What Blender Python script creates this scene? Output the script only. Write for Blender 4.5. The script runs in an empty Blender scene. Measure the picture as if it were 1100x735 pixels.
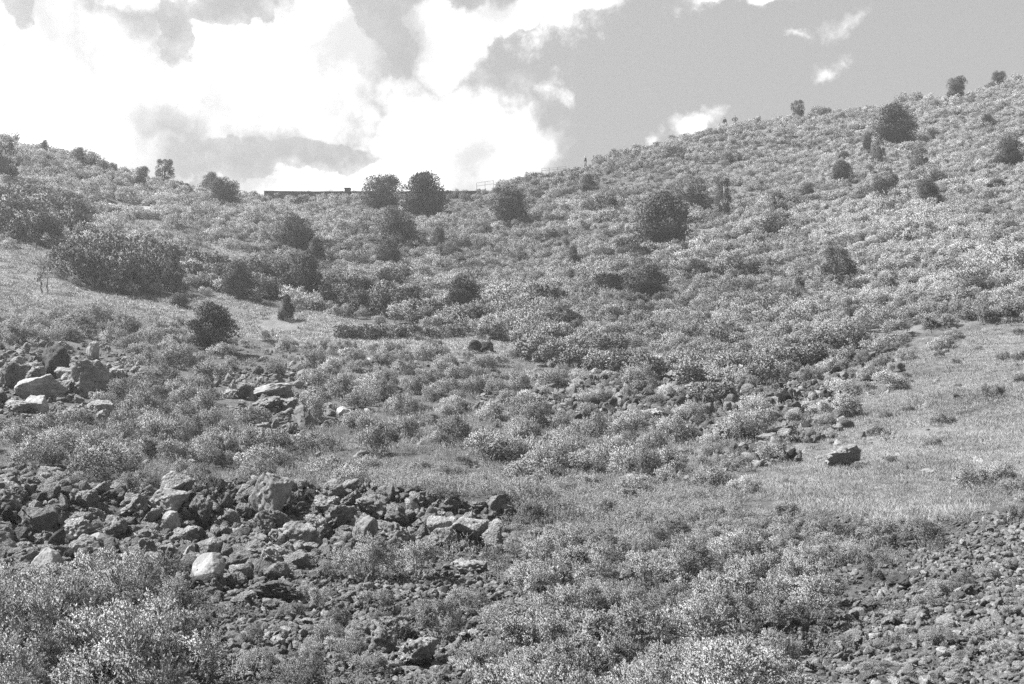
import bpy, bmesh, math, random
import numpy as np
from mathutils import Vector, Matrix

# ------------------------------------------------------------------ camera, sky, sun, exposure
SC = bpy.context.scene
COL = SC.collection
F, CX, HY = 1300.0, 550.0, 481.0            # focal length in photo pixels, principal column, eye-level row (1100 x 735 photo)
R = math.radians

cam_d = bpy.data.cameras.new('camera')
cam = bpy.data.objects.new('camera', cam_d)
COL.objects.link(cam)
cam.location = (0, 0, 0)
cam.rotation_euler = (R(90), 0, 0)
cam_d.sensor_width = 36.0
cam_d.lens = 36.0 * F / 1100.0
cam_d.shift_y = (HY - 367.5) / 1100.0
cam_d.clip_start = 0.1
cam_d.clip_end = 3000
SC.camera = cam

SUN_DIR = Vector((-0.80, -0.06, 1.08)).normalized()       # towards the sun: high, left, a little behind the rim
sun_el = math.asin(SUN_DIR.z)
sun_az = math.atan2(SUN_DIR.x, SUN_DIR.y)
sd = bpy.data.lights.new('sun', 'SUN')
sd.energy = 4.6
sd.angle = R(0.53)
sd.color = (1, 1, 1)                                      # black-and-white photograph
sun = bpy.data.objects.new('sun', sd)
COL.objects.link(sun)
sun.rotation_euler = SUN_DIR.to_track_quat('Z', 'Y').to_euler()

SC.view_settings.view_transform = 'Standard'
SC.view_settings.look = 'None'
SC.view_settings.gamma = 1.0
SC.view_settings.use_curve_mapping = False
SC.view_settings.exposure = 1.78
SC.cycles.max_bounces = 5
SC.cycles.diffuse_bounces = 3
SC.cycles.transmission_bounces = 3
SC.cycles.glossy_bounces = 1
SC.cycles.use_denoising = False
SC.cycles.use_adaptive_sampling = False

W = bpy.data.worlds.new('World')
SC.world = W
W.use_nodes = True


def build_world():
    nt = W.node_tree
    nt.nodes.clear()
    N, L = nt.nodes.new, nt.links.new
    out = N('ShaderNodeOutputWorld')
    bg = N('ShaderNodeBackground')
    bg.inputs['Strength'].default_value = 0.09
    sky = N('ShaderNodeTexSky')
    sky.sky_type = 'NISHITA'
    sky.sun_disc = False
    sky.sun_elevation = sun_el
    sky.sun_rotation = sun_az % (2 * math.pi)
    sky.air_density = 1.0
    sky.dust_density = 1.2
    bw = N('ShaderNodeRGBToBW')
    L(sky.outputs[0], bw.inputs[0])

    def m(op, a, b=None, clamp=False):
        n = N('ShaderNodeMath')
        n.operation = op
        n.use_clamp = clamp
        for i, v in enumerate((a, b)):
            if v is None:
                continue
            if isinstance(v, (int, float)):
                n.inputs[i].default_value = v
            else:
                L(v, n.inputs[i])
        return n.outputs[0]

    def sstep(v, lo, hi):
        n = N('ShaderNodeMapRange')
        n.interpolation_type = 'SMOOTHSTEP'
        L(v, n.inputs['Value'])
        n.inputs['From Min'].default_value = lo
        n.inputs['From Max'].default_value = hi
        return n.outputs[0]

    tc = N('ShaderNodeTexCoord')
    d = tc.outputs['Generated']                       # world direction of the sky

    def noise(vec, scale, detail, rough=0.55):
        n = N('ShaderNodeTexNoise')
        L(vec, n.inputs['Vector'])
        n.inputs['Scale'].default_value = scale
        n.inputs['Detail'].default_value = detail
        n.inputs['Roughness'].default_value = rough
        return n

    # billowed edges: warp the direction by fractal noise before testing it against the cloud bodies
    n1 = noise(d, 13, 8, 0.6)
    sub = N('ShaderNodeVectorMath'); sub.operation = 'SUBTRACT'
    L(n1.outputs['Color'], sub.inputs[0]); sub.inputs[1].default_value = (0.5, 0.5, 0.5)
    scl = N('ShaderNodeVectorMath'); scl.operation = 'SCALE'
    L(sub.outputs[0], scl.inputs[0]); scl.inputs['Scale'].default_value = 0.085
    add = N('ShaderNodeVectorMath'); add.operation = 'ADD'
    L(d, add.inputs[0]); L(scl.outputs[0], add.inputs[1])
    wd = add.outputs[0]

    def body(az, el, ra, re, tilt=0.0):
        """1 at the middle of a cloud body on the sky dome, 0 at its rim, negative outside (angles in degrees)"""
        a, e = R(az), R(el)
        c = Vector((math.sin(a) * math.cos(e), math.cos(a) * math.cos(e), math.sin(e)))
        rt = Vector((math.cos(a), -math.sin(a), 0))
        up = rt.cross(c)
        t = R(tilt)
        u = (rt * math.cos(t) + up * math.sin(t)) / math.sin(R(ra))
        v = (up * math.cos(t) - rt * math.sin(t)) / math.sin(R(re))
        acc = None
        for w in (u, v):
            n = N('ShaderNodeVectorMath'); n.operation = 'DOT_PRODUCT'
            L(wd, n.inputs[0]); n.inputs[1].default_value = w
            k = m('SUBTRACT', n.outputs['Value'], w.dot(c))
            k = m('MULTIPLY', k, k)
            acc = k if acc is None else m('ADD', acc, k)
        return m('SUBTRACT', 1.0, m('SQRT', acc))

    def sky_at(px, py, rx, ry, tilt=0):
        a = (px - CX) / F
        az = math.degrees(math.atan(a))
        el = math.degrees(math.atan((HY - py) / F / math.sqrt(1 + a * a)))
        return az, el, math.degrees(rx / F) * math.cos(R(az)), math.degrees(ry / F) * math.cos(R(el)), tilt

    solid = [(45, 95, 150, 100, 0), (-60, 60, 120, 110, 0), (285, 88, 140, 72, 4), (350, 45, 80, 60, 0), (478, 150, 104, 64, 6), (515, 162, 78, 60, 0),
             (120, 165, 110, 30, 0), (310, 194, 120, 17, 0), (440, 190, 90, 30, 0), (520, 20, 90, 26, 10), (600, -2, 70, 22, 8), (490, 55, 40, 42, 0),
             (150, -30, 70, 34, 0), (235, 40, 45, 36, 0), (752, 133, 20, 9, -8), (800, -2, 44, 12, 0)]
    wisps = [(586, 98, 14, 22, 20), (755, 130, 42, 22, -8), (912, 14, 34, 18, 12), (890, 68, 26, 18, 0), (860, 32, 24, 9, 0), (712, 144, 14, 16, 0), (790, 4, 60, 12, 0), (590, 30, 70, 30, 20)]
    gaps = [(180, 40, 20, 38, 14), (242, 4, 44, 16, 0), (290, 170, 105, 20, 3), (400, 20, 18, 46, 10), (432, 62, 20, 34, 20), (565, 62, 36, 26, -30), (8, 8, 20, 22, 0), (220, 176, 30, 14, 0)]
    s = None
    for b in solid:
        k = body(*sky_at(*b))
        s = k if s is None else m('MAXIMUM', s, k)
    g = None
    for b in gaps:
        k = body(*sky_at(*b))
        g = k if g is None else m('MAXIMUM', g, k)
    n2 = noise(d, 27, 9, 0.62)
    fld = m('ADD', s, m('MULTIPLY', m('SUBTRACT', n2.outputs[0], 0.5), 0.9))
    fld = m('SUBTRACT', fld, m('MULTIPLY', m('MAXIMUM', m('ADD', g, 0.1), 0.0), 1.1))
    dens = sstep(fld, -0.12, 0.48)
    wv = None
    for b in wisps:
        k = body(*sky_at(*b))
        wv = k if wv is None else m('MAXIMUM', wv, k)
    n4 = noise(d, 48, 9, 0.68)
    wf = m('ADD', m('MULTIPLY', wv, 0.9), m('MULTIPLY', m('SUBTRACT', n4.outputs[0], 0.52), 2.2))
    dens = m('MAXIMUM', dens, m('MULTIPLY', sstep(wf, 0.0, 1.1), 0.75))
    # a thin veil of torn cloud between the big bodies
    veil = m('MULTIPLY', sstep(m('ADD', s, m('MULTIPLY', m('SUBTRACT', n4.outputs[0], 0.5), 2.0)), -0.35, 0.9), 0.4)
    dens = m('MAXIMUM', dens, veil)
    # thin patches inside the clouds
    n3 = noise(wd, 9, 5, 0.5)
    thick = m('ADD', m('MULTIPLY', sstep(n3.outputs[0], 0.34, 0.58), 0.53), 0.47)
    cloud = m('MULTIPLY', thick, 5.6)
    blue = m('ADD', m('MULTIPLY', bw.outputs[0], 0.2), 1.08)
    mix = N('ShaderNodeMix'); mix.data_type = 'FLOAT'
    L(dens, mix.inputs[0]); L(blue, mix.inputs[2]); L(cloud, mix.inputs[3])
    comb = N('ShaderNodeCombineColor')
    for i in range(3):
        L(mix.outputs[0], comb.inputs[i])
    L(comb.outputs[0], bg.inputs['Color'])
    L(bg.outputs[0], out.inputs['Surface'])


build_world()

# ------------------------------------------------------------------ number helpers
rng = np.random.default_rng(7)
random.seed(7)


def hash2(ix, iy, seed):
    h = (ix.astype(np.int64) * 374761393 + iy.astype(np.int64) * 668265263 + seed * 974711) & 0x7fffffff
    h = ((h ^ (h >> 13)) * 1274126177) & 0x7fffffff
    return ((h ^ (h >> 16)) & 0xffff) / 65535.0


def vnoise(x, y, seed=0):
    ix, iy = np.floor(x), np.floor(y)
    fx, fy = x - ix, y - iy
    fx, fy = fx * fx * (3 - 2 * fx), fy * fy * (3 - 2 * fy)
    a, b = hash2(ix, iy, seed), hash2(ix + 1, iy, seed)
    c, e = hash2(ix, iy + 1, seed), hash2(ix + 1, iy + 1, seed)
    return (a * (1 - fx) + b * fx) * (1 - fy) + (c * (1 - fx) + e * fx) * fy - 0.5


def fbm(x, y, seed=0, octv=4):
    s, a = 0, 1.0
    for o in range(octv):
        s = s + a * vnoise(x, y, seed + o * 17)
        x, y, a = x * 2.03 + 11.3, y * 2.03 + 5.7, a * 0.5
    return s


def hash3(ix, iy, iz, seed):
    h = (ix.astype(np.int64) * 374761393 + iy.astype(np.int64) * 668265263 + iz.astype(np.int64) * 2147483647 + seed * 974711) & 0x7fffffff
    h = ((h ^ (h >> 13)) * 1274126177) & 0x7fffffff
    return ((h ^ (h >> 16)) & 0xffff) / 65535.0


def vnoise3(p, seed=0):
    i = np.floor(p)
    f = p - i
    f = f * f * (3 - 2 * f)
    r = 0
    for dx in (0, 1):
        for dy in (0, 1):
            for dz in (0, 1):
                w = (f[:, 0] if dx else 1 - f[:, 0]) * (f[:, 1] if dy else 1 - f[:, 1]) * (f[:, 2] if dz else 1 - f[:, 2])
                r = r + w * hash3(i[:, 0] + dx, i[:, 1] + dy, i[:, 2] + dz, seed)
    return r - 0.5


def unit(v):
    return v / np.maximum(np.linalg.norm(v, axis=-1, keepdims=True), 1e-9)


def in_poly(px, py, poly):
    inside = np.zeros(px.shape, bool)
    n = len(poly)
    for i in range(n):
        x0, y0 = poly[i]
        x1, y1 = poly[(i + 1) % n]
        if y0 == y1:
            continue
        c = ((y0 > py) != (y1 > py)) & (px < (x1 - x0) * (py - y0) / (y1 - y0) + x0)
        inside ^= c
    return inside


# ------------------------------------------------------------------ the crater's shape
PXC = np.array([-700, -400, -150, 50, 250, 400, 550, 700, 850, 1000, 1250, 1500, 1800], float)
ROWS = [  # (row of the photo the slope reaches, its distance in metres for each column above)
    (735, [11, 11, 11, 11.5, 12, 12.5, 12.5, 12.5, 12.5, 12, 11.5, 11, 11]),
    (640, [15, 15, 16, 16.5, 17, 17.5, 18, 18, 18, 17.5, 17, 16, 16]),
    (560, [21, 21, 23, 24, 25, 26, 26.5, 26.5, 26.5, 26, 25, 23, 23]),
    (500, [28, 28, 31, 32.5, 35, 37, 38, 38, 37, 35, 32, 30, 29]),
    (440, [36, 36, 40, 43, 48, 52, 53.5, 53, 51, 47, 42, 39, 38]),
    (400, [43, 43, 48, 52, 60, 66, 67, 66, 63, 57, 52, 48, 46]),
    (350, [54, 54, 60, 66, 78, 86, 88, 84, 79, 70, 64, 59, 57]),
    (300, [67, 67, 74, 80, 98, 106, 108, 102, 96, 86, 78, 72, 70]),
    (250, [82, 82, 90, 96, 116, 126, 130, 122, 115, 104, 95, 88, 86]),
]
RPX = np.array([-700, -300, -150, 0, 50, 100, 150, 200, 250, 290, 400, 510, 560, 628, 700, 780, 860, 940, 1020, 1100, 1250, 1500, 1800], float)
RPY = np.array([60, 110, 130, 165, 174, 188, 200, 206, 210, 214.5, 215, 214, 201, 184, 164, 140, 126, 115, 107, 88, 60, 30, 10], float)
RY = np.array([118, 122, 126, 131, 133, 136, 140, 144, 147, 150, 151, 152, 153, 155, 160, 165, 168, 170, 171, 172, 172, 168, 165], float)


def smooth_interp(x, xp, fp):
    """cubic Hermite through (xp, fp) with limited slopes"""
    xp, fp = np.asarray(xp, float), np.asarray(fp, float)
    h = np.diff(xp)
    s = np.diff(fp) / h
    m = np.zeros(len(xp))
    m[1:-1] = np.where(s[:-1] * s[1:] > 0, 2 * s[:-1] * s[1:] / (s[:-1] + s[1:] + 1e-12), 0)
    m[0], m[-1] = s[0], s[-1]
    x = np.clip(x, xp[0], xp[-1])
    i = np.clip(np.searchsorted(xp, x) - 1, 0, len(xp) - 2)
    t = (x - xp[i]) / h[i]
    t2, t3 = t * t, t * t * t
    return fp[i] * (2 * t3 - 3 * t2 + 1) + m[i] * h[i] * (t3 - 2 * t2 + t) + fp[i + 1] * (-2 * t3 + 3 * t2) + m[i + 1] * h[i] * (t3 - t2)


PILE = [(-9.9, 21.4), (-7.2, 22.6), (-5.2, 23.8), (-3.4, 24.6), (-1.6, 25.2), (0.0, 25.4)]   # the long heap of lava rocks


def pile_dist(x, y):
    d = np.full(np.shape(x), 1e9)
    for (x0, y0), (x1, y1) in zip(PILE[:-1], PILE[1:]):
        vx, vy = x1 - x0, y1 - y0
        t = np.clip(((x - x0) * vx + (y - y0) * vy) / (vx * vx + vy * vy), 0, 1)
        d = np.minimum(d, np.hypot(x - x0 - t * vx, y - y0 - t * vy))
    return d


def base_height(x, y):
    x, y = np.atleast_1d(np.asarray(x, float)), np.atleast_1d(np.asarray(y, float))
    Y = np.maximum(y, 2.0)
    px = CX + F * np.clip(x / Y, -0.95, 0.95)
    Ys = [np.full(px.shape, 2.0), np.full(px.shape, 6.0)]
    Zs = [np.full(px.shape, -1.85), np.full(px.shape, -2.15)]
    for row, dist in ROWS:
        yk = smooth_interp(px, PXC, dist)
        Ys.append(yk)
        Zs.append(yk * (HY - row) / F)
    ry, rp = smooth_interp(px, RPX, RY), smooth_interp(px, RPX, RPY)
    rz = ry * (HY - rp) / F
    y9, z9 = Ys[-1], Zs[-1]
    ym = y9 * 0.45 + ry * 0.55
    zm = z9 * 0.45 + rz * 0.55 - (ry - y9) * 0.012
    Ys.append(ym); Zs.append(zm)
    Ys.append(ry); Zs.append(rz)
    flat = np.clip(1 - np.abs(px - 400) / 170, 0, 1)
    flat = np.clip(flat * 2.5, 0, 1)
    d1 = 6 + 22 * flat
    Ys.append(ry + d1); Zs.append(rz - 0.6 - (1 - flat) * 1.2)
    Ys.append(ry + d1 + 90); Zs.append(rz - 40)
    Ys.append(ry + d1 + 600); Zs.append(rz - 170)
    Ys.append(ry + d1 + 2200); Zs.append(rz - 190)
    Ys, Zs = np.array(Ys), np.array(Zs)
    K = len(Ys)
    h = np.diff(Ys, axis=0)
    s = np.diff(Zs, axis=0) / h
    mm = np.zeros_like(Ys)
    mm[1:-1] = (s[:-1] * h[1:] + s[1:] * h[:-1]) / (h[:-1] + h[1:])
    mm[0], mm[-1] = s[0], s[-1]
    for k in range(K - 5, K):                     # keep the crest and what lies behind it free of overshoot
        mm[k] = np.minimum(np.maximum(mm[k], -0.6), 0.7)
    mm[K - 5] = s[K - 6] * 0.6
    Yc = np.minimum(Y, Ys[-1])
    idx = np.clip((Yc[None, :] >= Ys).sum(0) - 1, 0, K - 2)
    ar = np.arange(len(Yc))
    hh, y0, z0, z1, m0, m1 = h[idx, ar], Ys[idx, ar], Zs[idx, ar], Zs[idx + 1, ar], mm[idx, ar], mm[idx + 1, ar]
    t = (Yc - y0) / hh
    t2, t3 = t * t, t ** 3
    z = z0 * (2 * t3 - 3 * t2 + 1) + m0 * hh * (t3 - 2 * t2 + t) + z1 * (-2 * t3 + 3 * t2) + m1 * hh * (t3 - t2)
    return z + np.where(y < 2, (2 - y) * 0.06, 0)


def height(x, y):
    x, y = np.atleast_1d(np.asarray(x, float)), np.atleast_1d(np.asarray(y, float))
    z = base_height(x, y)
    r = np.hypot(x, y)
    amp = np.clip((r - 5) / 60, 0.12, 1.0)
    z = z + amp * (0.9 * fbm(x / 17.0, y / 17.0, 3, 3) + 0.45 * fbm(x / 4.5, y / 4.5, 9, 3)) + 0.10 * fbm(x / 0.9, y / 0.9, 21, 3)
    return z + 0.75 * np.exp(-(pile_dist(x, y) / 1.25) ** 2)


def ground(x, y):
    return float(height(x, y)[0])


YS = np.concatenate([np.arange(5, 60, 0.06), np.arange(60, 230, 0.2)])


def at(px, py):
    """the point of the ground seen at this spot of the photograph"""
    a = (px - CX) / F
    z = height(a * YS, YS)
    ray = YS * (HY - py) / F
    hit = np.nonzero(z >= ray)[0]
    if len(hit) == 0:
        k = int(np.argmax((z - ray) / YS))
    else:
        k = int(hit[0])
    return Vector((a * YS[k], YS[k], z[k]))


def proj(x, y, z):
    return CX + F * x / np.maximum(y, 0.5), HY - F * z / np.maximum(y, 0.5)


# ------------------------------------------------------------------ what grows where (patches of ground, by the slope they lie on)
MEADOW = [(-800, 250), (40, 264), (70, 302), (130, 318), (215, 322), (240, 318), (300, 334), (340, 336), (390, 348), (430, 356), (565, 368), (560, 386), (400, 380), (330, 372), (260, 362), (190, 356), (100, 346), (-800, 346)]
STRIP1 = [(196, 260), (235, 259), (292, 274), (272, 283), (215, 276)]
STRIP2 = [(95, 228), (190, 236), (200, 250), (150, 256), (105, 246)]
TRAIL = [(97, 216), (116, 215), (182, 226), (182, 231), (97, 226)]
RIGHT_GRASS = [(770, 535), (850, 478), (930, 425), (975, 385), (1040, 360), (1200, 322), (1900, 300), (1900, 480), (1180, 480), (1060, 530), (1010, 560), (880, 548), (800, 548)]
FIELD = [(310, 525), (420, 500), (520, 505), (640, 520), (770, 535), (790, 560), (700, 590), (600, 570), (560, 545), (420, 535)]
PILE_ROCKS = [(-800, 475), (60, 508), (170, 530), (300, 525), (420, 535), (545, 548), (550, 592), (450, 592), (340, 604), (262, 640), (225, 650), (130, 640), (60, 646), (-60, 660), (-800, 600)]
ROCKS_LEFT = [(-40, 385), (45, 368), (75, 372), (118, 376), (160, 388), (150, 402), (112, 432), (122, 456), (60, 462), (-40, 436)]
ROCKS_MID = [(240, 402), (290, 392), (338, 404), (356, 450), (325, 478), (285, 468), (248, 438)]
SCREE_BOTTOM = [(235, 655), (335, 625), (430, 622), (525, 616), (560, 640), (530, 690), (430, 760), (200, 760)]
SCREE_RIGHT = [(860, 790), (885, 690), (930, 635), (1000, 592), (1060, 572), (1150, 530), (1300, 520), (1900, 520), (1900, 790)]
SCREE_SLOPE = [(560, 425), (640, 402), (735, 398), (830, 430), (805, 470), (745, 482), (700, 452), (600, 452)]
SCREE_LEDGE = [(760, 500), (840, 462), (905, 448), (915, 458), (850, 482), (790, 510)]
SCREE_EDGE = [(820, 440), (870, 395), (930, 372), (960, 385), (900, 425), (840, 455)]


def jit(x, y, s, seed):
    return s * fbm(x / 1.3, y / 1.3, seed, 3), s * fbm(x / 1.3, y / 1.3, seed + 50, 3)


def masks(x, y, z):
    px, py = proj(x, y, z)
    jx, jy = jit(x, y, 34, 31)
    px, py = px + jx, py + jy * 0.5
    m = {}
    m['meadow'] = in_poly(px - jx * 0.6, py - jy * 0.3, MEADOW) | in_poly(px, py, STRIP1) | in_poly(px, py, STRIP2)
    m['trail'] = in_poly(px - jx, py - jy * 0.5, TRAIL)
    m['right'] = in_poly(px + jx * 0.6, py + jy * 0.5, RIGHT_GRASS)
    m['field'] = in_poly(px, py, FIELD)
    m['pile'] = in_poly(px, py, PILE_ROCKS)
    m['rocks'] = in_poly(px, py, ROCKS_LEFT) | in_poly(px, py, ROCKS_MID)
    m['scree'] = in_poly(px, py, SCREE_BOTTOM) | in_poly(px, py, SCREE_RIGHT)
    m['slope'] = in_poly(px, py, SCREE_SLOPE) | in_poly(px, py, SCREE_LEDGE) | in_poly(px, py, SCREE_EDGE)
    line = np.interp(px, [-60, 0, 200, 330, 430, 560, 700, 830, 900, 1000, 1160], [240, 245, 300, 330, 345, 370, 398, 410, 385, 352, 325])
    m['hill'] = (py < line) & ~m['meadow'] & ~m['trail'] & ~m['right']
    m['front'] = (y < 27) & ~m['pile'] & ~m['scree'] & ~m['field']
    m['mid'] = ~(m['hill'] | m['meadow'] | m['trail'] | m['right'] | m['field'] | m['pile'] | m['rocks'] | m['scree'] | m['slope'] | m['front'])
    return m


# ------------------------------------------------------------------ materials
def new_mat(name):
    m = bpy.data.materials.new(name)
    m.use_nodes = True
    nt = m.node_tree
    nt.nodes.clear()
    return m, nt


def nmath(nt, op, a, b, clamp=False):
    n = nt.nodes.new('ShaderNodeMath')
    n.operation = op
    n.use_clamp = clamp
    for i, v in enumerate((a, b)):
        if v is None:
            continue
        if isinstance(v, (int, float)):
            n.inputs[i].default_value = v
        else:
            nt.links.new(v, n.inputs[i])
    return n.outputs[0]


def nnoise(nt, vec, scale, detail=4, rough=0.55):
    n = nt.nodes.new('ShaderNodeTexNoise')
    if vec is not None:
        nt.links.new(vec, n.inputs['Vector'])
    n.inputs['Scale'].default_value = scale
    n.inputs['Detail'].default_value = detail
    n.inputs['Roughness'].default_value = rough
    return n.outputs[0]


def nmap(nt, v, a, b, c, d, smooth=True):
    n = nt.nodes.new('ShaderNodeMapRange')
    if smooth:
        n.interpolation_type = 'SMOOTHSTEP'
    nt.links.new(v, n.inputs['Value'])
    for k, q in zip(('From Min', 'From Max', 'To Min', 'To Max'), (a, b, c, d)):
        n.inputs[k].default_value = q
    return n.outputs[0]


def grey(nt, v):
    c = nt.nodes.new('ShaderNodeCombineColor')
    for i in range(3):
        nt.links.new(v, c.inputs[i])
    return c.outputs[0]


def leaf_mat(name, albedo, var=0.35, transl=0.3, scale=3.0, soft=2.2):
    m, nt = new_mat(name)
    N, L = nt.nodes.new, nt.links.new
    out = N('ShaderNodeOutputMaterial')
    geo = N('ShaderNodeNewGeometry')
    tone = N('ShaderNodeAttribute'); tone.attribute_type = 'INSTANCER'; tone.attribute_name = 'tone'
    oi = N('ShaderNodeTexCoord')
    n = nnoise(nt, oi.outputs['Object'], scale, 3)
    v = nmap(nt, geo.outputs['Random Per Island'], 0, 1, 1 - var, 1 + var, False)
    v = nmath(nt, 'MULTIPLY', v, nmap(nt, n, 0.32, 0.68, 0.72, 1.16))
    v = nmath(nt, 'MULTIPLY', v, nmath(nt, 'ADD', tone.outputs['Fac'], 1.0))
    v = nmath(nt, 'MULTIPLY', v, albedo)
    c = grey(nt, v)
    dif = N('ShaderNodeBsdfDiffuse'); L(c, dif.inputs[0])
    tr = N('ShaderNodeBsdfTranslucent'); L(c, tr.inputs[0])
    # leaves shade partly as the clump they belong to (soft rounded tufts), partly as single blades
    cn = N('ShaderNodeAttribute'); cn.attribute_name = 'clump_normal'
    vt = N('ShaderNodeVectorTransform'); vt.vector_type = 'NORMAL'; vt.convert_from = 'OBJECT'; vt.convert_to = 'WORLD'
    L(cn.outputs['Vector'], vt.inputs[0])
    sc_ = N('ShaderNodeVectorMath'); sc_.operation = 'SCALE'; L(vt.outputs[0], sc_.inputs[0]); sc_.inputs['Scale'].default_value = soft
    ad_ = N('ShaderNodeVectorMath'); ad_.operation = 'ADD'; L(geo.outputs['Normal'], ad_.inputs[0]); L(sc_.outputs[0], ad_.inputs[1])
    nm_ = N('ShaderNodeVectorMath'); nm_.operation = 'NORMALIZE'; L(ad_.outputs[0], nm_.inputs[0])
    L(nm_.outputs[0], dif.inputs['Normal']); L(nm_.outputs[0], tr.inputs['Normal'])
    mix = N('ShaderNodeMixShader'); mix.inputs[0].default_value = transl
    L(dif.outputs[0], mix.inputs[1]); L(tr.outputs[0], mix.inputs[2])
    L(mix.outputs[0], out.inputs[0])
    return m


def bark_mat(name, albedo):
    m, nt = new_mat(name)
    N, L = nt.nodes.new, nt.links.new
    out = N('ShaderNodeOutputMaterial')
    tc = N('ShaderNodeTexCoord')
    v = nmath(nt, 'MULTIPLY', nmap(nt, nnoise(nt, tc.outputs['Object'], 25, 5), 0.3, 0.7, 0.6, 1.4), albedo)
    p = N('ShaderNodeBsdfPrincipled')
    L(grey(nt, v), p.inputs['Base Color'])
    p.inputs['Roughness'].default_value = 0.9
    L(p.outputs[0], out.inputs[0])
    return m


def rock_mat(name, dark, pale, lichen=0.5, bump=0.6, scale=1.0):
    m, nt = new_mat(name)
    N, L = nt.nodes.new, nt.links.new
    out = N('ShaderNodeOutputMaterial')
    tc = N('ShaderNodeTexCoord')
    oi = N('ShaderNodeObjectInfo')
    off = N('ShaderNodeVectorMath'); off.operation = 'ADD'
    cmb = N('ShaderNodeCombineXYZ')
    for i in range(3):
        L(nmath(nt, 'MULTIPLY', oi.outputs['Random'], 37.0 + 11 * i), cmb.inputs[i])
    L(tc.outputs['Object'], off.inputs[0]); L(cmb.outputs[0], off.inputs[1])
    vec = off.outputs[0]
    tone = N('ShaderNodeAttribute'); tone.attribute_type = 'INSTANCER'; tone.attribute_name = 'tone'
    big = nnoise(nt, vec, 2.2 * scale, 6, 0.65)
    fine = nnoise(nt, vec, 17 * scale, 6, 0.7)
    spots = nnoise(nt, vec, 7 * scale, 8, 0.7)
    base = nmap(nt, big, 0.3, 0.7, dark * 0.75, dark * 1.35)
    lk = nmath(nt, 'MULTIPLY', nmap(nt, spots, 0.50, 0.64, 0, 1), lichen)
    mx = N('ShaderNodeMix'); mx.data_type = 'FLOAT'
    L(lk, mx.inputs[0]); L(base, mx.inputs[2]); mx.inputs[3].default_value = pale
    v = nmath(nt, 'MULTIPLY', mx.outputs[0], nmap(nt, fine, 0.25, 0.75, 0.7, 1.3))
    v = nmath(nt, 'MULTIPLY', v, nmath(nt, 'ADD', tone.outputs['Fac'], 1.0))
    p = N('ShaderNodeBsdfPrincipled')
    L(grey(nt, v), p.inputs['Base Color'])
    p.inputs['Roughness'].default_value = 0.95
    p.inputs['Specular IOR Level'].default_value = 0.15
    bp = N('ShaderNodeBump'); bp.inputs['Strength'].default_value = bump; bp.inputs['Distance'].default_value = 0.06
    vo = N('ShaderNodeTexVoronoi'); L(vec, vo.inputs['Vector']); vo.inputs['Scale'].default_value = 14 * scale
    hh = nmath(nt, 'ADD', fine, nmath(nt, 'MULTIPLY', vo.outputs['Distance'], 0.6))
    L(hh, bp.inputs['Height']); L(bp.outputs[0], p.inputs['Normal'])
    L(p.outputs[0], out.inputs[0])
    return m


def ground_mat():
    m, nt = new_mat('crater soil')
    N, L = nt.nodes.new, nt.links.new
    out = N('ShaderNodeOutputMaterial')
    tc = N('ShaderNodeTexCoord')
    vec = tc.outputs['Object']
    ga = N('ShaderNodeAttribute'); ga.attribute_name = 'grass_cover'
    st = N('ShaderNodeAttribute'); st.attribute_name = 'stone_cover'
    n1 = nnoise(nt, vec, 0.9, 6, 0.65)
    n2 = nnoise(nt, vec, 7.0, 6, 0.7)
    n3 = nnoise(nt, vec, 45.0, 4, 0.7)
    soil = nmap(nt, n1, 0.3, 0.7, 0.05, 0.10)
    gr = nmap(nt, n1, 0.3, 0.7, 0.13, 0.18)
    sn = nmap(nt, n2, 0.3, 0.7, 0.06, 0.13)
    mx = N('ShaderNodeMix'); mx.data_type = 'FLOAT'
    L(ga.outputs['Fac'], mx.inputs[0]); L(soil, mx.inputs[2]); L(gr, mx.inputs[3])
    m2 = N('ShaderNodeMix'); m2.data_type = 'FLOAT'
    L(st.outputs['Fac'], m2.inputs[0]); L(mx.outputs[0], m2.inputs[2]); L(sn, m2.inputs[3])
    v = nmath(nt, 'MULTIPLY', m2.outputs[0], nmap(nt, n2, 0.25, 0.75, 0.72, 1.28))
    v = nmath(nt, 'MULTIPLY', v, nmap(nt, n3, 0.25, 0.75, 0.72, 1.28))
    p = N('ShaderNodeBsdfPrincipled')
    L(grey(nt, v), p.inputs['Base Color'])
    p.inputs['Roughness'].default_value = 1.0
    p.inputs['Specular IOR Level'].default_value = 0.05
    bp = N('ShaderNodeBump'); bp.inputs['Strength'].default_value = 0.8; bp.inputs['Distance'].default_value = 0.12
    L(nmath(nt, 'ADD', n2, nmath(nt, 'MULTIPLY', n3, 0.4)), bp.inputs['Height'])
    L(bp.outputs[0], p.inputs['Normal'])
    L(p.outputs[0], out.inputs[0])
    return m


def plain_mat(name, albedo, rough=0.85, nscale=8.0, var=0.25):
    m, nt = new_mat(name)
    N, L = nt.nodes.new, nt.links.new
    out = N('ShaderNodeOutputMaterial')
    tc = N('ShaderNodeTexCoord')
    v = nmath(nt, 'MULTIPLY', nmap(nt, nnoise(nt, tc.outputs['Object'], nscale, 5), 0.3, 0.7, 1 - var, 1 + var), albedo)
    p = N('ShaderNodeBsdfPrincipled')
    L(grey(nt, v), p.inputs['Base Color'])
    p.inputs['Roughness'].default_value = rough
    L(p.outputs[0], out.inputs[0])
    return m


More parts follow.
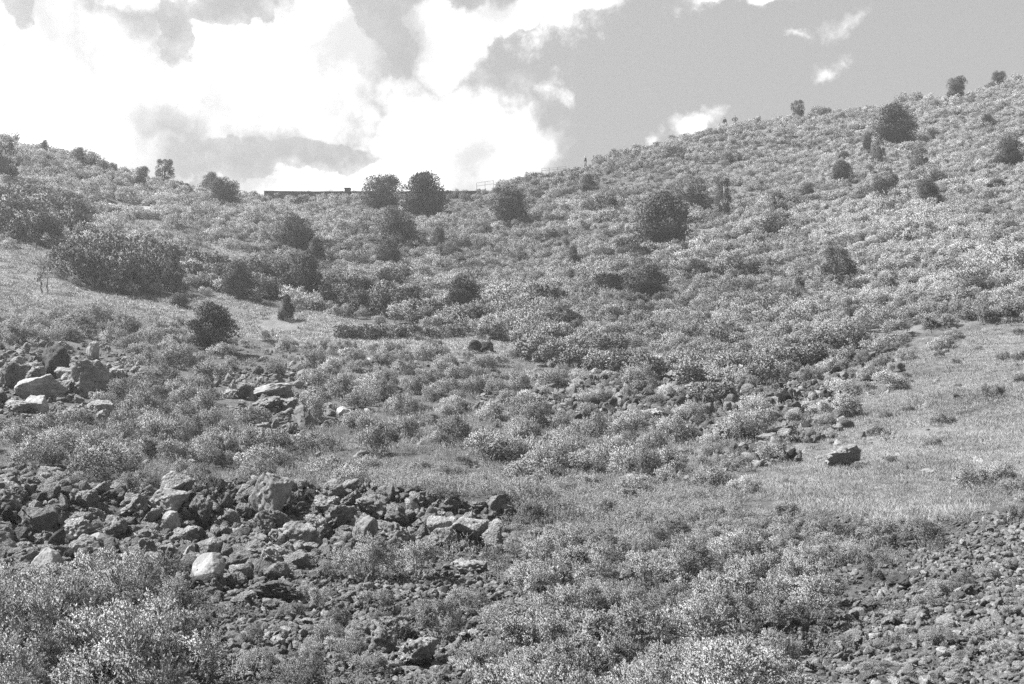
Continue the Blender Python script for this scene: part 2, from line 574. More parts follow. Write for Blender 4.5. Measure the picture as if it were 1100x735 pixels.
M = {
    'soil': ground_mat(),
    'scrub': leaf_mat('scrub leaves', 0.43, 0.10, 0.36),
    'sage': leaf_mat('sage leaves', 0.52, 0.08, 0.42),
    'oak': leaf_mat('oak leaves', 0.20, 0.35),
    'juniper': leaf_mat('juniper needles', 0.12, 0.35, 0.2),
    'grass': leaf_mat('dry grass blades', 0.335, 0.12),
    'forb': leaf_mat('forb leaves', 0.28, 0.25, 0.25),
    'bark': bark_mat('bark', 0.12),
    'pale_bark': bark_mat('pale bark', 0.3),
    'twig': bark_mat('grey twigs', 0.17),
    'lava': rock_mat('lava rock', 0.15, 0.32, 0.5, 1.0),
    'boulder': rock_mat('grey boulder', 0.17, 0.30, 0.6, 0.35),
    'pale': rock_mat('pale boulder', 0.30, 0.42, 0.6, 0.25),
    'black': rock_mat('black lava', 0.035, 0.06, 0.3),
    'gravel': rock_mat('lava gravel', 0.12, 0.30, 0.6, 0.6),
    'wall': plain_mat('dark stone wall', 0.09),
    'path': plain_mat('pale trail dust', 0.20, 0.95, 3.0),
    'asphalt': plain_mat('asphalt', 0.06, 0.9, 5.0),
    'metal': plain_mat('dull rail metal', 0.10, 0.5),
}


# ------------------------------------------------------------------ mesh helpers
def np_mesh(name, V, Fq, mat, smooth=False):
    """mesh from vertices and an array of same-sized faces (or several such arrays)"""
    me = bpy.data.meshes.new(name)
    fs = Fq if isinstance(Fq, list) else [Fq]
    fs = [np.asarray(f, np.int32) for f in fs if len(f)]
    V = np.asarray(V, np.float32)
    me.vertices.add(len(V))
    me.vertices.foreach_set('co', V.ravel())
    loops = np.concatenate([f.ravel() for f in fs])
    sizes = np.concatenate([np.full(len(f), f.shape[1], np.int32) for f in fs])
    starts = np.concatenate([[0], np.cumsum(sizes)[:-1]]).astype(np.int32)
    me.loops.add(len(loops))
    me.loops.foreach_set('vertex_index', loops)
    me.polygons.add(len(sizes))
    me.polygons.foreach_set('loop_start', starts)
    me.polygons.foreach_set('loop_total', sizes)
    if smooth:
        me.polygons.foreach_set('use_smooth', np.ones(len(sizes), bool))
    me.update(calc_edges=True)
    me.materials.append(M[mat] if isinstance(mat, str) else mat)
    return me


def leaf_faces(p, d, L, Wd, g, flat=0.0):
    """one small rhombic leaf per row: foot p, axis d, length L, width Wd"""
    n = len(p)
    s = unit(np.cross(d, unit(g.normal(size=(n, 3))) + np.array([0, 0, 1.0]) * flat))
    L = np.broadcast_to(L, (n,))[:, None]
    Wd = np.broadcast_to(Wd, (n,))[:, None]
    V = np.stack([p, p + d * L * 0.5 + s * Wd * 0.5, p + d * L, p + d * L * 0.5 - s * Wd * 0.5], 1).reshape(-1, 3)
    return V, np.arange(4 * n).reshape(n, 4)


def store_normals(me, nrm):
    """the outward direction of the clump each leaf grows on"""
    a = me.attributes.new('clump_normal', 'FLOAT_VECTOR', 'POINT')
    a.data.foreach_set('vector', np.repeat(nrm, 4, 0).astype(np.float32).ravel())


def tubes(paths, sides=5):
    """tapered tubes along point lists [(points, radii), ...] joined into one vertex and face set"""
    V, Fc, off = [], [], 0
    for pts, rad in paths:
        pts = np.asarray(pts, float)
        k = len(pts)
        tan = unit(np.gradient(pts, axis=0))
        ref = np.where(np.abs(tan[:, 2:3]) > 0.9, np.array([[1.0, 0, 0]]), np.array([[0, 0, 1.0]]))
        a = unit(np.cross(tan, ref)); b = np.cross(tan, a)
        th = np.linspace(0, 2 * np.pi, sides, endpoint=False)
        ring = pts[:, None, :] + np.asarray(rad, float)[:, None, None] * (np.cos(th)[None, :, None] * a[:, None, :] + np.sin(th)[None, :, None] * b[:, None, :])
        V.append(ring.reshape(-1, 3))
        i = np.arange(k - 1)[:, None] * sides + np.arange(sides)[None, :]
        j = np.arange(k - 1)[:, None] * sides + (np.arange(sides)[None, :] + 1) % sides
        Fc.append(np.stack([i, j, j + sides, i + sides], -1).reshape(-1, 4) + off)
        off += k * sides
    return np.concatenate(V), np.concatenate(Fc)


def limb(g, a, b, r0, r1, n=5, wob=0.06):
    a, b = np.asarray(a, float), np.asarray(b, float)
    t = np.linspace(0, 1, n)[:, None]
    ln = np.linalg.norm(b - a)
    w = g.normal(size=(n, 3)) * wob * ln
    w[0] = 0
    sag = np.array([0, 0, 1.0]) * (t * (1 - t)) * 0.25 * ln
    return a + (b - a) * t + w * (t * (1.2 - t)) * 1.2 - sag * 0.5, np.linspace(r0, r1, n)


def bush_mesh(seed, Rd, H, nclump, ntwig, nleaf, L, Wd, up=0.55, crad=(0.28, 0.42), name='bush', mat='sage', stem_mat='twig', low=0.2, spread=0.7, stems=True, stem_r=0.018, flat=0.8):
    """a shrub: leafy clumps of twigs carried on stems that fan out of its foot. Returns (foliage mesh, stem mesh)"""
    g = np.random.default_rng(seed)
    r = Rd * np.sqrt(g.random(nclump)) * 0.82
    th = g.random(nclump) * 2 * np.pi
    dome = np.sqrt(np.clip(1 - (r / Rd) ** 2 * 0.85, 0.05, 1))
    z = H * dome * (low + (0.78 - low) * g.random(nclump) ** 0.7)
    c = np.stack([r * np.cos(th), r * np.sin(th), z], 1)
    cr = Rd * (crad[0] + (crad[1] - crad[0]) * g.random(nclump))
    which = g.integers(0, nclump, ntwig)
    d = g.normal(size=(ntwig, 3))
    d[:, 2] = d[:, 2] * 0.7 + up * 0.75
    out = c[which] * np.array([1, 1, 0.0]) / Rd
    d = unit(d + out * 0.6)
    p0 = c[which] + d * cr[which][:, None] * 0.15
    ln = cr[which] * (0.75 + 0.5 * g.random(ntwig))
    t = 1 - 0.62 * g.random((ntwig, nleaf)) ** 1.4
    p = (p0[:, None, :] + d[:, None, :] * (t * ln[:, None])[..., None]).reshape(-1, 3)
    ld = unit(np.repeat(d, nleaf, 0) * 0.7 + g.normal(size=(ntwig * nleaf, 3)) * 0.55 + np.array([0, 0, up * 0.5]))
    ok = p[:, 2] > 0.02
    which4 = np.repeat(which, nleaf)
    p, ld = p[ok], ld[ok]
    n = len(p)
    V, Fc = leaf_faces(p, ld, L * (0.6 + 0.8 * g.random(n)), Wd * (0.6 + 0.8 * g.random(n)), g, flat)
    fol = np_mesh(name + '_foliage', V, Fc, mat)
    store_normals(fol, unit((p - c[which4][ok]) / Rd + np.array([0, 0, 0.12]) + (p / np.array([Rd, Rd, H])) * 0.25))
    if not stems:
        return fol, None
    paths = []
    for k in range(nclump):
        paths.append(limb(g, (c[k][0] * 0.12, c[k][1] * 0.12, -0.06), c[k] + np.array([0, 0, cr[k] * 0.25]), stem_r, stem_r * 0.35, 5))
    sub = g.choice(ntwig, min(ntwig, nclump * 7), replace=False)
    for k in sub:
        paths.append((np.stack([c[which[k]], p0[k] + d[k] * ln[k] * 0.9]), np.array([stem_r * 0.3, stem_r * 0.12])))
    SV, SF = tubes(paths, 4)
    return fol, np_mesh(name + '_stem', SV, SF, stem_mat)


def crown_mesh(seed, shape, nclump=84, ntuft=14500, L=0.034, Wd=0.019, name='crown', mat='juniper', stem_mat='bark', density=1.0):
    """a tree one unit wide and one unit high. Returns (crown mesh, trunk mesh)"""
    g = np.random.default_rng(seed)
    c, cr = [], []
    if shape in ('loose', 'flat'):
        nclump = 34
        ntuft = 7000
    while len(c) < nclump:
        u = g.random()
        th = g.random() * 2 * np.pi
        if shape == 'round':
            z = 0.10 + 0.78 * u
            rad = 0.40 * math.sqrt(max(0.04, 1 - ((z - 0.42) / 0.52) ** 2))
            k = 0.12 + 0.05 * g.random()
        elif shape == 'egg':
            z = 0.08 + 0.82 * u
            rad = 0.42 * (math.sin(min(1, (z + 0.10) * 1.25) * math.pi * 0.5)) * (1 - max(0, z - 0.42) / 0.62)
            k = 0.09 + 0.05 * g.random()
        elif shape == 'cone':
            z = 0.06 + 0.86 * u
            rad = 0.44 * (1 - z) ** 0.85 + 0.02
            k = 0.06 + 0.07 * (1 - z)
        elif shape == 'flat':
            z = 0.55 + 0.36 * u
            rad = 0.44 * math.sqrt(max(0.05, 1 - ((z - 0.66) / 0.33) ** 2))
            k = 0.10 + 0.04 * g.random()
        elif shape == 'loose':
            z = 0.22 + 0.68 * u
            rad = 0.42 * math.sqrt(max(0.05, 1 - ((z - 0.56) / 0.42) ** 2))
            k = 0.07 + 0.045 * g.random()
        else:   # 'tier': a heavy skirt, a waist and a round head
            if u < 0.42:
                z = 0.06 + 0.26 * g.random(); rad = 0.40
            else:
                z = 0.42 + 0.46 * g.random()
                rad = 0.36 * math.sqrt(max(0.05, 1 - ((z - 0.66) / 0.32) ** 2))
            k = 0.10 + 0.04 * g.random()
        rr = rad * (g.random() ** 0.45)
        c.append((rr * math.cos(th), rr * math.sin(th), z)); cr.append(k)
    c, cr = np.array(c), np.array(cr)
    bend = g.normal(size=2) * 0.07
    c[:, 0] += bend[0] * c[:, 2]; c[:, 1] += bend[1] * c[:, 2]
    n = int(ntuft * density)
    which = g.integers(0, nclump, n)
    d = g.normal(size=(n, 3))
    d[:, 2] += 0.35
    d = unit(d)
    rad = cr[which] * (0.35 + 0.75 * g.random(n) ** 0.6)
    p = c[which] + d * rad[:, None]
    ld = unit(d + g.normal(size=(n, 3)) * 0.5 + np.array([0, 0, 0.3]))
    ok = p[:, 2] > 0.01
    p, ld = p[ok], ld[ok]
    V, Fc = leaf_faces(p, ld, L * (0.6 + 0.8 * g.random(len(p))), Wd * (0.6 + 0.8 * g.random(len(p))), g, 0.5)
    fol = np_mesh(name + '_crown', V, Fc, mat)
    store_normals(fol, unit((p - c[which][ok]) * 1.5 + (p - np.array([bend[0] * 0.5, bend[1] * 0.5, 0.42])) * 0.7))
    paths = [limb(g, (0, 0, -0.08), (bend[0] * 0.8, bend[1] * 0.8, 0.8), 0.042, 0.010, 7, 0.03)]
    if shape in ('loose', 'flat'):
        paths.append(limb(g, (0.02, 0, -0.08), (0.16 + bend[0], 0.05, 0.62), 0.03, 0.010, 6, 0.05))
    for k in g.choice(nclump, min(nclump, 22), replace=False):
        z0 = max(0.02, c[k][2] * 0.55)
        paths.append(limb(g, (bend[0] * z0, bend[1] * z0, z0), c[k], 0.016, 0.004, 4, 0.05))
    TV, TF = tubes(paths, 5)
    return fol, np_mesh(name + '_trunk', TV, TF, stem_mat)


def rock_mesh(seed, sx, sy, sz, cuts, rough, lumps, mat, sub=4, name='rock', tight=0.52):
    """a stone one unit across, cut by random planes, then roughened; sits with its lowest point near z = -0.5 sz"""
    g = np.random.default_rng(seed)
    bm = bmesh.new()
    bmesh.ops.create_icosphere(bm, subdivisions=sub, radius=1.0)
    V = np.array([v.co[:] for v in bm.verts])
    Fc = np.array([[v.index for v in f.verts] for f in bm.faces])
    bm.free()
    nrm = V.copy()
    for _ in range(cuts):
        n = unit(g.normal(size=3))
        dd = tight + 0.30 * g.random()
        h = V @ n
        over = np.maximum(h - dd, 0)
        V = V - over[:, None] * n * 0.95
    o = g.random(3) * 50
    V = V + nrm * (lumps * vnoise3(V * 1.5 + o, seed))[:, None]
    V = V + nrm * (rough * (vnoise3(V * 4.2 + o, seed + 1) + 0.55 * vnoise3(V * 9.1 + o, seed + 2) + 0.35 * vnoise3(V * 19.0 + o, seed + 3)))[:, None]
    pit = np.maximum(vnoise3(V * 6.5 + o, seed + 5) - 0.12, 0)
    V = V - nrm * (pit * rough * 1.6)[:, None]
    V = V * np.array([sx, sy, sz]) * 0.5
    return np_mesh(name, V, Fc, mat, smooth=True)


def block_mesh(seed, sx, sy, sz, npts, mat, name='rock'):
    """an angular stone: the hull of a few points, its faces finely divided and a little rough"""
    g = np.random.default_rng(seed)
    bm = bmesh.new()
    P = unit(g.normal(size=(npts, 3))) * (0.85 + 0.3 * g.random((npts, 1)))
    for q in P:
        bm.verts.new(q)
    r = bmesh.ops.convex_hull(bm, input=list(bm.verts))
    bmesh.ops.delete(bm, geom=list({e for e in r['geom_interior'] if isinstance(e, bmesh.types.BMVert)}), context='VERTS')
    bmesh.ops.bevel(bm, geom=list(bm.edges), offset=0.06, segments=2, profile=0.6, affect='EDGES')
    bmesh.ops.triangulate(bm, faces=list(bm.faces))
    for _ in range(4):
        ed = [e for e in bm.edges if e.calc_length() > 0.11]
        if not ed:
            break
        bmesh.ops.subdivide_edges(bm, edges=ed, cuts=1)
        bmesh.ops.triangulate(bm, faces=[f for f in bm.faces if len(f.verts) > 3])
    bm.verts.index_update()
    V = np.array([v.co[:] for v in bm.verts])
    bm.normal_update()
    nrm = np.array([v.normal[:] for v in bm.verts])
    Fc = np.array([[v.index for v in f.verts] for f in bm.faces])
    bm.free()
    o = g.random(3) * 50
    V = V + nrm * (0.10 * vnoise3(V * 2.2 + o, seed) + 0.10 * vnoise3(V * 5.0 + o, seed + 1) + 0.075 * vnoise3(V * 13.0 + o, seed + 2))[:, None]
    ext = V.max(0) - V.min(0)
    V = (V - (V.max(0) + V.min(0)) / 2) / ext * np.array([sx, sy, sz])
    return np_mesh(name, V, Fc, mat, smooth=True)


# ------------------------------------------------------------------ scene-graph helpers
def tag(o, label=None, cat=None, group=None, kind=None):
    if label: o['label'] = label
    if cat: o['category'] = cat
    if group: o['group'] = group
    if kind: o['kind'] = kind
    return o


def add(name, mesh, parent=None):
    o = bpy.data.objects.new(name, mesh)
    COL.objects.link(o)
    if parent is not None:
        o.parent = parent
    return o


def empty(name, loc):
    o = bpy.data.objects.new(name, None)
    o.empty_display_size = 0.2
    COL.objects.link(o)
    o.location = loc
    return o


def plant(name, loc, parts, sx, sz, rz, label, cat, group=None, tone=0.0, lean=(0, 0)):
    """a plant thing: an Empty at its foot with one child mesh per part"""
    o = empty(name, loc)
    o.rotation_euler = (lean[0], lean[1], rz)
    o.scale = (sx, sx, sz)
    tag(o, label, cat, group)
    for pn, me in parts:
        if me is not None:
            ch = add(pn, me, o)
            ch['tone'] = float(tone)
    return o


def scatter(name, meshes, P, rot, scl, tone, idx, label, cat):
    """stuff nobody could count: one object whose points each carry a copy of one of the source meshes"""
    P = np.asarray(P, np.float32)
    n = len(P)
    me = bpy.data.meshes.new(name)
    me.vertices.add(n)
    me.vertices.foreach_set('co', P.ravel())
    for an, ty, val in (('rot', 'FLOAT_VECTOR', rot), ('scl', 'FLOAT_VECTOR', scl), ('tone', 'FLOAT', tone), ('pick', 'INT', idx)):
        at_ = me.attributes.new(an, ty, 'POINT')
        val = np.asarray(val)
        if ty == 'FLOAT_VECTOR':
            at_.data.foreach_set('vector', val.astype(np.float32).ravel())
        else:
            at_.data.foreach_set('value', val.astype(np.float32 if ty == 'FLOAT' else np.int32))
    o = add(name, me)
    nt = bpy.data.node_groups.new(name + ' spread', 'GeometryNodeTree')
    nt.interface.new_socket('Geometry', in_out='INPUT', socket_type='NodeSocketGeometry')
    nt.interface.new_socket('Geometry', in_out='OUTPUT', socket_type='NodeSocketGeometry')
    N, L = nt.nodes.new, nt.links.new
    gi, go = N('NodeGroupInput'), N('NodeGroupOutput')
    iop = N('GeometryNodeInstanceOnPoints')
    g2i = N('GeometryNodeGeometryToInstance')
    for k, ms in enumerate(meshes):
        src = bpy.data.objects.new('%s_source' % name, ms)
        oi = N('GeometryNodeObjectInfo')
        oi.inputs['Object'].default_value = src
        oi.inputs['As Instance'].default_value = False
        L(oi.outputs['Geometry'], g2i.inputs[0])

    def attr(nm, ty):
        a = N('GeometryNodeInputNamedAttribute')
        a.data_type = ty
        a.inputs['Name'].default_value = nm
        return a.outputs['Attribute']
    L(gi.outputs[0], iop.inputs['Points'])
    L(g2i.outputs[0], iop.inputs['Instance'])
    iop.inputs['Pick Instance'].default_value = True
    L(attr('pick', 'INT'), iop.inputs['Instance Index'])
    L(attr('rot', 'FLOAT_VECTOR'), iop.inputs['Rotation'])
    L(attr('scl', 'FLOAT_VECTOR'), iop.inputs['Scale'])
    L(iop.outputs[0], go.inputs[0])
    md = o.modifiers.new('spread', 'NODES')
    md.node_group = nt
    tag(o, label, cat, None, 'stuff')
    return o


# ------------------------------------------------------------------ the ground
def build_ground():
    def spaced(lo, hi, d0, g, core):
        a = [0.0]
        while a[-1] < hi:
            a.append(a[-1] + max(d0, (a[-1] - core) * g))
        b = [0.0]
        while b[-1] > lo:
            b.append(b[-1] - max(d0, (-b[-1] - core) * g))
        return np.array(sorted(set(a + b)))
    xs = spaced(-1500, 1500, 0.13, 0.016, 4)
    ys = spaced(-60, 2300, 0.13, 0.0125, 2)
    X, Y = np.meshgrid(xs, ys)
    Z = height(X.ravel(), Y.ravel())
    V = np.stack([X.ravel(), Y.ravel(), Z], 1)
    nx, ny = len(xs), len(ys)
    i = (np.arange(ny - 1)[:, None] * nx + np.arange(nx - 1)[None, :]).ravel()
    Fc = np.stack([i, i + 1, i + nx + 1, i + nx], 1)
    me = np_mesh('ground', V, Fc, 'soil', smooth=True)
    m = masks(V[:, 0], V[:, 1], Z)
    gc = np.where(m['meadow'] | m['right'], 1.0, np.where(m['field'], 0.45, np.where(m['mid'], 0.35, np.where(m['hill'], 0.1 + 0.6 * np.clip((proj(V[:, 0], V[:, 1], Z)[0] - 640) / 200, 0, 1), 0.1))))
    scv = np.where(m['pile'] | m['rocks'] | m['scree'], 1.0, np.where(m['slope'], 0.7, 0.0))
    for nm, val in (('grass_cover', gc), ('stone_cover', scv)):
        a = me.attributes.new(nm, 'FLOAT', 'POINT')
        a.data.foreach_set('value', val.astype(np.float32))
    tag(add('ground', me), kind='structure')


build_ground()
exec_parts = []

# ------------------------------------------------------------------ plant and stone stock
HILL = [bush_mesh(100 + k, 0.85, 1.25, 14, 560, 14, 0.052, 0.036, 0.5, (0.22, 0.38), 'scrub', 'scrub', low=0.25, stems=False, flat=0.5)[0] for k in range(6)]
LOW = [bush_mesh(140 + k, 0.8, 0.62, 13, 440, 12, 0.048, 0.034, 0.4, (0.22, 0.36), 'low_scrub', 'scrub', low=0.2, stems=False, flat=0.5)[0] for k in range(4)]
MID = [bush_mesh(200 + k, 0.8, 0.95, 14, 760, 17, 0.046, 0.024, 0.75, (0.24, 0.38), 'shrub', 'sage', flat=0.5) for k in range(6)]
NEAR = [bush_mesh(240 + k, 0.75, 0.9, 17, 950, 46, 0.024, 0.0105, 0.95, (0.15, 0.27), 'shrub', 'sage', stem_r=0.011, low=0.3, flat=0.6) for k in range(6)]
OAK = [bush_mesh(280 + k, 0.9, 1.25, 16, 520, 7, 0.095, 0.065, 0.35, (0.26, 0.38), 'oak_shrub', 'oak', 'pale_bark', low=0.3, stem_r=0.03) for k in range(5)]
TREE = {s: [crown_mesh(300 + 10 * q + k, s) for k in range(2)] for q, s in enumerate(('round', 'egg', 'cone', 'flat', 'loose', 'tier'))}
LAVA = [rock_mesh(400 + k, 1, 0.9, 0.82, 9 + k % 4, 0.27, 0.40, 'lava', 5, tight=0.46) for k in range(9)]
BLOCK = [block_mesh(430 + k, 1, 0.9, 0.95, 12 + k % 3, 'boulder') for k in range(6)]
LAVA += [block_mesh(440 + k, 1, 0.9, 0.85, 16, 'lava') for k in range(4)]
PALE = [rock_mesh(450 + k, 1, 0.9, 0.85, 10, 0.06, 0.14, 'pale', 5, tight=0.48) for k in range(4)]
BLACK = [rock_mesh(470 + k, 1, 0.9, 0.85, 5, 0.3, 0.5, 'black') for k in range(2)]
PEBBLE = [rock_mesh(480 + k, 1, 0.7, 0.6, 11, 0.24, 0.4, 'gravel', 2, tight=0.42) for k in range(8)]
RUBBLE = [rock_mesh(500 + k, 1, 0.7, 0.65, 10, 0.36, 0.5, 'gravel', 3, tight=0.45) for k in range(6)]


COARSE = [rock_mesh(520 + k, 1, 0.85, 0.8, 9, 0.27, 0.40, 'lava', 3, tight=0.46) for k in range(6)]


def tuft_mesh(seed, n, H, spread, wd, mat, name, curl=0.5, leafy=0):
    g = np.random.default_rng(seed)
    p = np.stack([g.normal(size=n) * spread, g.normal(size=n) * spread, np.zeros(n)], 1)
    d = unit(np.stack([g.normal(size=n) * curl, g.normal(size=n) * curl, np.ones(n)], 1))
    L = H * (0.5 + 0.7 * g.random(n))
    V, Fc = leaf_faces(p, d, L, wd, g)
    Vs, Fs = [V], [Fc]
    Ns = [unit(d * np.array([1, 1, 0.0]) * 0.5 + np.array([0, 0, 1.0]) + g.normal(size=(n, 3)) * 0.25)]
    if leafy:
        t = 0.2 + 0.8 * g.random((n, leafy))
        q = (p[:, None, :] + d[:, None, :] * (t * L[:, None])[..., None]).reshape(-1, 3)
        ld = unit(np.repeat(d, leafy, 0) * 0.5 + g.normal(size=(n * leafy, 3)) * 0.7)
        V2, F2 = leaf_faces(q, ld, H * 0.10 * (0.5 + g.random(len(q))), wd * 1.5, g)
        Vs.append(V2); Fs.append(F2 + len(V)); Ns.append(np.repeat(Ns[0], leafy, 0))
    me = np_mesh(name, np.concatenate(Vs), np.concatenate(Fs), mat)
    store_normals(me, np.concatenate(Ns))
    return me


GRASS_FAR = [tuft_mesh(600 + k, 80, 0.24, 0.26, 0.030, 'grass', 'grass_tuft', 0.9) for k in range(4)]
GRASS_NEAR = [tuft_mesh(620 + k, 150, 0.20, 0.24, 0.010, 'grass', 'grass_tuft', 0.95) for k in range(4)]
FORB = [tuft_mesh(640 + k, 46, 0.34, 0.17, 0.008, 'forb', 'forb', 0.4, 16) for k in range(5)]
FORB_MID = [tuft_mesh(660 + k, 50, 0.34, 0.26, 0.030, 'forb', 'forb', 0.5, 5) for k in range(4)]


# ------------------------------------------------------------------ spreads
def wedge_points(n, y0, y1, amax=0.50, g=rng, power=1.0):
    """random points over the wedge of slope the place shows, evenly by area"""
    y = np.sqrt(y0 ** 2 + (y1 ** 2 - y0 ** 2) * g.random(n))
    x = (g.random(n) * 2 - 1) * amax * y
    return x, y


def thin(x, y, r, cell=None):
    """keep points at least r apart (r per point), first come first kept"""
    keep = []
    cell = float(np.max(r))
    grid = {}
    for i in range(len(x)):
        kx, ky = int(x[i] // cell), int(y[i] // cell)
        ok = True
        for a in (-1, 0, 1):
            for b in (-1, 0, 1):
                for j in grid.get((kx + a, ky + b), ()):
                    if (x[i] - x[j]) ** 2 + (y[i] - y[j]) ** 2 < (0.5 * (r[i] + r[j])) ** 2:
                        ok = False
                        break
                if not ok:
                    break
            if not ok:
                break
        if ok:
            keep.append(i)
            grid.setdefault((kx, ky), []).append(i)
    return np.array(keep, int)


def spread(name, meshes, x, y, s, tone, label, cat, sq=0.0, sink=0.0, tilt=0.12, zscale=None):
    n = len(x)
    z = height(x, y) - sink * s
    rot = np.stack([rng.normal(size=n) * tilt, rng.normal(size=n) * tilt, rng.random(n) * 6.283], 1)
    zs = s if zscale is None else s * zscale
    scl = np.stack([s * (1 + sq * rng.random(n)), s, zs], 1)
    return scatter(name, meshes, np.stack([x, y, z], 1), rot, scl, tone, rng.integers(0, len(meshes), n), label, cat)


def patchy(x, y, sc, seed):
    return fbm(x / sc, y / sc, seed, 3)


def spreads():
    # hillside scrub
    x, y = wedge_points(83076, 55, 182, 0.72)
    z = height(x, y)
    m = masks(x, y, z)
    px, py = proj(x, y, z)
    k = m['hill']
    x, y, px, py = x[k], y[k], px[k], py[k]
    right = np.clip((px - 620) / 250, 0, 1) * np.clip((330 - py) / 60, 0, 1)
    r = 0.95 + 0.3 * rng.random(len(x))
    kp = thin(x, y, r)
    x, y, right = x[kp], y[kp], right[kp]
    pn = patchy(x, y, 9, 77)
    s = (0.80 + 0.45 * rng.random(len(x))) * (1 + 0.45 * pn)
    low = rng.random(len(x)) < right * 0.9
    gap = np.zeros(len(x), bool)
    sparse = (pn < -0.34) & (rng.random(len(x)) < 0.7)
    low |= sparse
    s = np.where(sparse, s * 1.25, s)
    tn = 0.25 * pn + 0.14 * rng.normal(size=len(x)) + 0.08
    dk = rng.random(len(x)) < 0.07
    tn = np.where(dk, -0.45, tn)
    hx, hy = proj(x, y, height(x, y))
    tn = tn + 0.12 - 0.24 * np.clip((hy - 250) / 70, 0, 1) * np.clip((hx - 520) / 150, 0, 1) + 0.42 * np.clip((330 - hx) / 200, 0, 1)  # last term lightens the left hill's leaf colour, painting in glare
    big = rng.random(len(x)) < 0.05
    s = np.where(big, s * 1.5, s)
    tn = np.where(big, tn - 0.25, tn)
    sprig = patchy(x, y, 30, 178)
    tn = tn + 0.25 * sprig
    qx, qy = proj(x, y, height(x, y))
    rim = (qx > 278) & (qx < 530) & (y > 140)
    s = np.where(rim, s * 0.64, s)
    a = ~low & ~gap
    for hk in (778.5, 789.5, 629.0):
        hY = float(smooth_interp(np.array([hk]), RPX, RY)[0])
        far_ = np.hypot(x - (hk - CX) / F * hY, y - hY) > (2.0 if hk > 700 else 1.5)
        a &= far_; low = low & far_
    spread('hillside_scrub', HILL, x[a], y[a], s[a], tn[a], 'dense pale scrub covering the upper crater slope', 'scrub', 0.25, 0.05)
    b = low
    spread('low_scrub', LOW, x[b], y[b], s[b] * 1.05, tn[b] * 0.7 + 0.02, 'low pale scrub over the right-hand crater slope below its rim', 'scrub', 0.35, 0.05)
    # meadow and right-hand grass
    x, y = wedge_points(102000, 30, 125, 0.85)
    z = height(x, y)
    m = masks(x, y, z)
    k = m['meadow'] & (patchy(x, y, 5, 5) > -0.5)
    spread('meadow_grass', GRASS_FAR, x[k], y[k], 0.4 + 0.4 * rng.random(k.sum()), 0.15 + 0.12 * rng.normal(size=k.sum()) + 0.3 * patchy(x[k], y[k], 6, 15), 'short dry grass of the pale meadow below the left thickets', 'grass')
    x, y = wedge_points(221000, 24, 100, 0.85)
    z = height(x, y)
    m = masks(x, y, z)
    k = m['right'] & (patchy(x, y, 3.5, 27) > -0.42 + 0.3 * (rng.random(len(x)) - 0.5))
    spread('dry_grass', GRASS_NEAR, x[k], y[k], (0.35 + 0.5 * rng.random(k.sum())) * (1 + 0.5 * patchy(x[k], y[k], 2.5, 26)), 0.15 * rng.normal(size=k.sum()) + 0.35 * patchy(x[k], y[k], 3, 25), 'pale dry grass on the open right-hand slope', 'grass')
    # herbs: the field in front and all the ground between the shrubs
    x, y = wedge_points(51000, 20, 48, 0.85)
    z = height(x, y)
    m = masks(x, y, z)
    k = m['field'] | (m['mid'] & (rng.random(len(x)) < 0.12))
    spread('field_herbs', FORB, x[k], y[k], 0.45 + 0.45 * rng.random(k.sum()), 0.16 * rng.normal(size=k.sum()) + 0.2 * patchy(x[k], y[k], 4, 35), 'fine upright herbs and grass filling the hollow behind the rock pile', 'herbs', tilt=0.2)
    x, y = wedge_points(44200, 40, 105, 0.85)
    z = height(x, y)
    m = masks(x, y, z)
    k = (m['mid'] & (rng.random(len(x)) < 0.2)) | (m['slope'] & (rng.random(len(x)) < 0.25)) | (m['meadow'] & (rng.random(len(x)) < 0.04)) | (m['right'] & (rng.random(len(x)) < 0.12) & (patchy(x, y, 4, 28) > 0.05))
    spread('low_herbs', FORB_MID, x[k], y[k], 0.4 + 0.5 * rng.random(k.sum()), -0.12 + 0.18 * rng.normal(size=k.sum()) + 0.2 * patchy(x[k], y[k], 4, 45), 'low pale herbs between the shrubs of the lower slope', 'herbs', tilt=0.2)
    x, y = wedge_points(14711, 8, 27, 0.85)
    z = height(x, y)
    m = masks(x, y, z)
    k = (m['front'] & (rng.random(len(x)) < 0.07)) | (m['scree'] & (rng.random(len(x)) < 0.008))
    spread('front_herbs', FORB, x[k], y[k], 0.5 + 0.5 * rng.random(k.sum()), -0.3 + 0.16 * rng.normal(size=k.sum()), 'fine pale herbs growing under the foreground shrubs', 'herbs', tilt=0.25)
    x, y = wedge_points(17500, 9, 92, 0.85)
    z = height(x, y)
    m = masks(x, y, z)
    px, py = proj(x, y, z)
    bare = patchy(x, y, 6, 61)
    k = (m['mid'] & (y > 30) & (bare > -0.15)) | (m['front'] & (np.abs(x / y) > 0.46)) | (m['field'] & (y > 30) & (patchy(x, y, 3, 63) > 0.02)) | (m['slope'] & (bare > 0.0))
    x, y, px = x[k], y[k], px[k]
    kp = thin(x, y, 1.5 + 0.9 * rng.random(len(x)))
    x, y, px = x[kp], y[kp], px[kp]
    spread('lower_scrub', [q[0] for q in MID], x, y, 0.45 + 0.55 * rng.random(len(x)) ** 1.5, 0.16 * rng.normal(size=len(x)) - 0.05 + 0.2 * patchy(x, y, 9, 62), 'low rounded scrub scattered over the lower crater slope', 'scrub', 0.3, 0.04)
    # stones too many to count
    x, y = wedge_points(326923, 9, 30, 0.85)
    z = height(x, y)
    m = masks(x, y, z)
    k = m['scree'] | (m['pile'] & (rng.random(len(x)) < 0.5)) | (m['front'] & (rng.random(len(x)) < 0.25))
    s = np.exp(rng.normal(size=k.sum()) * 0.8) * 0.045
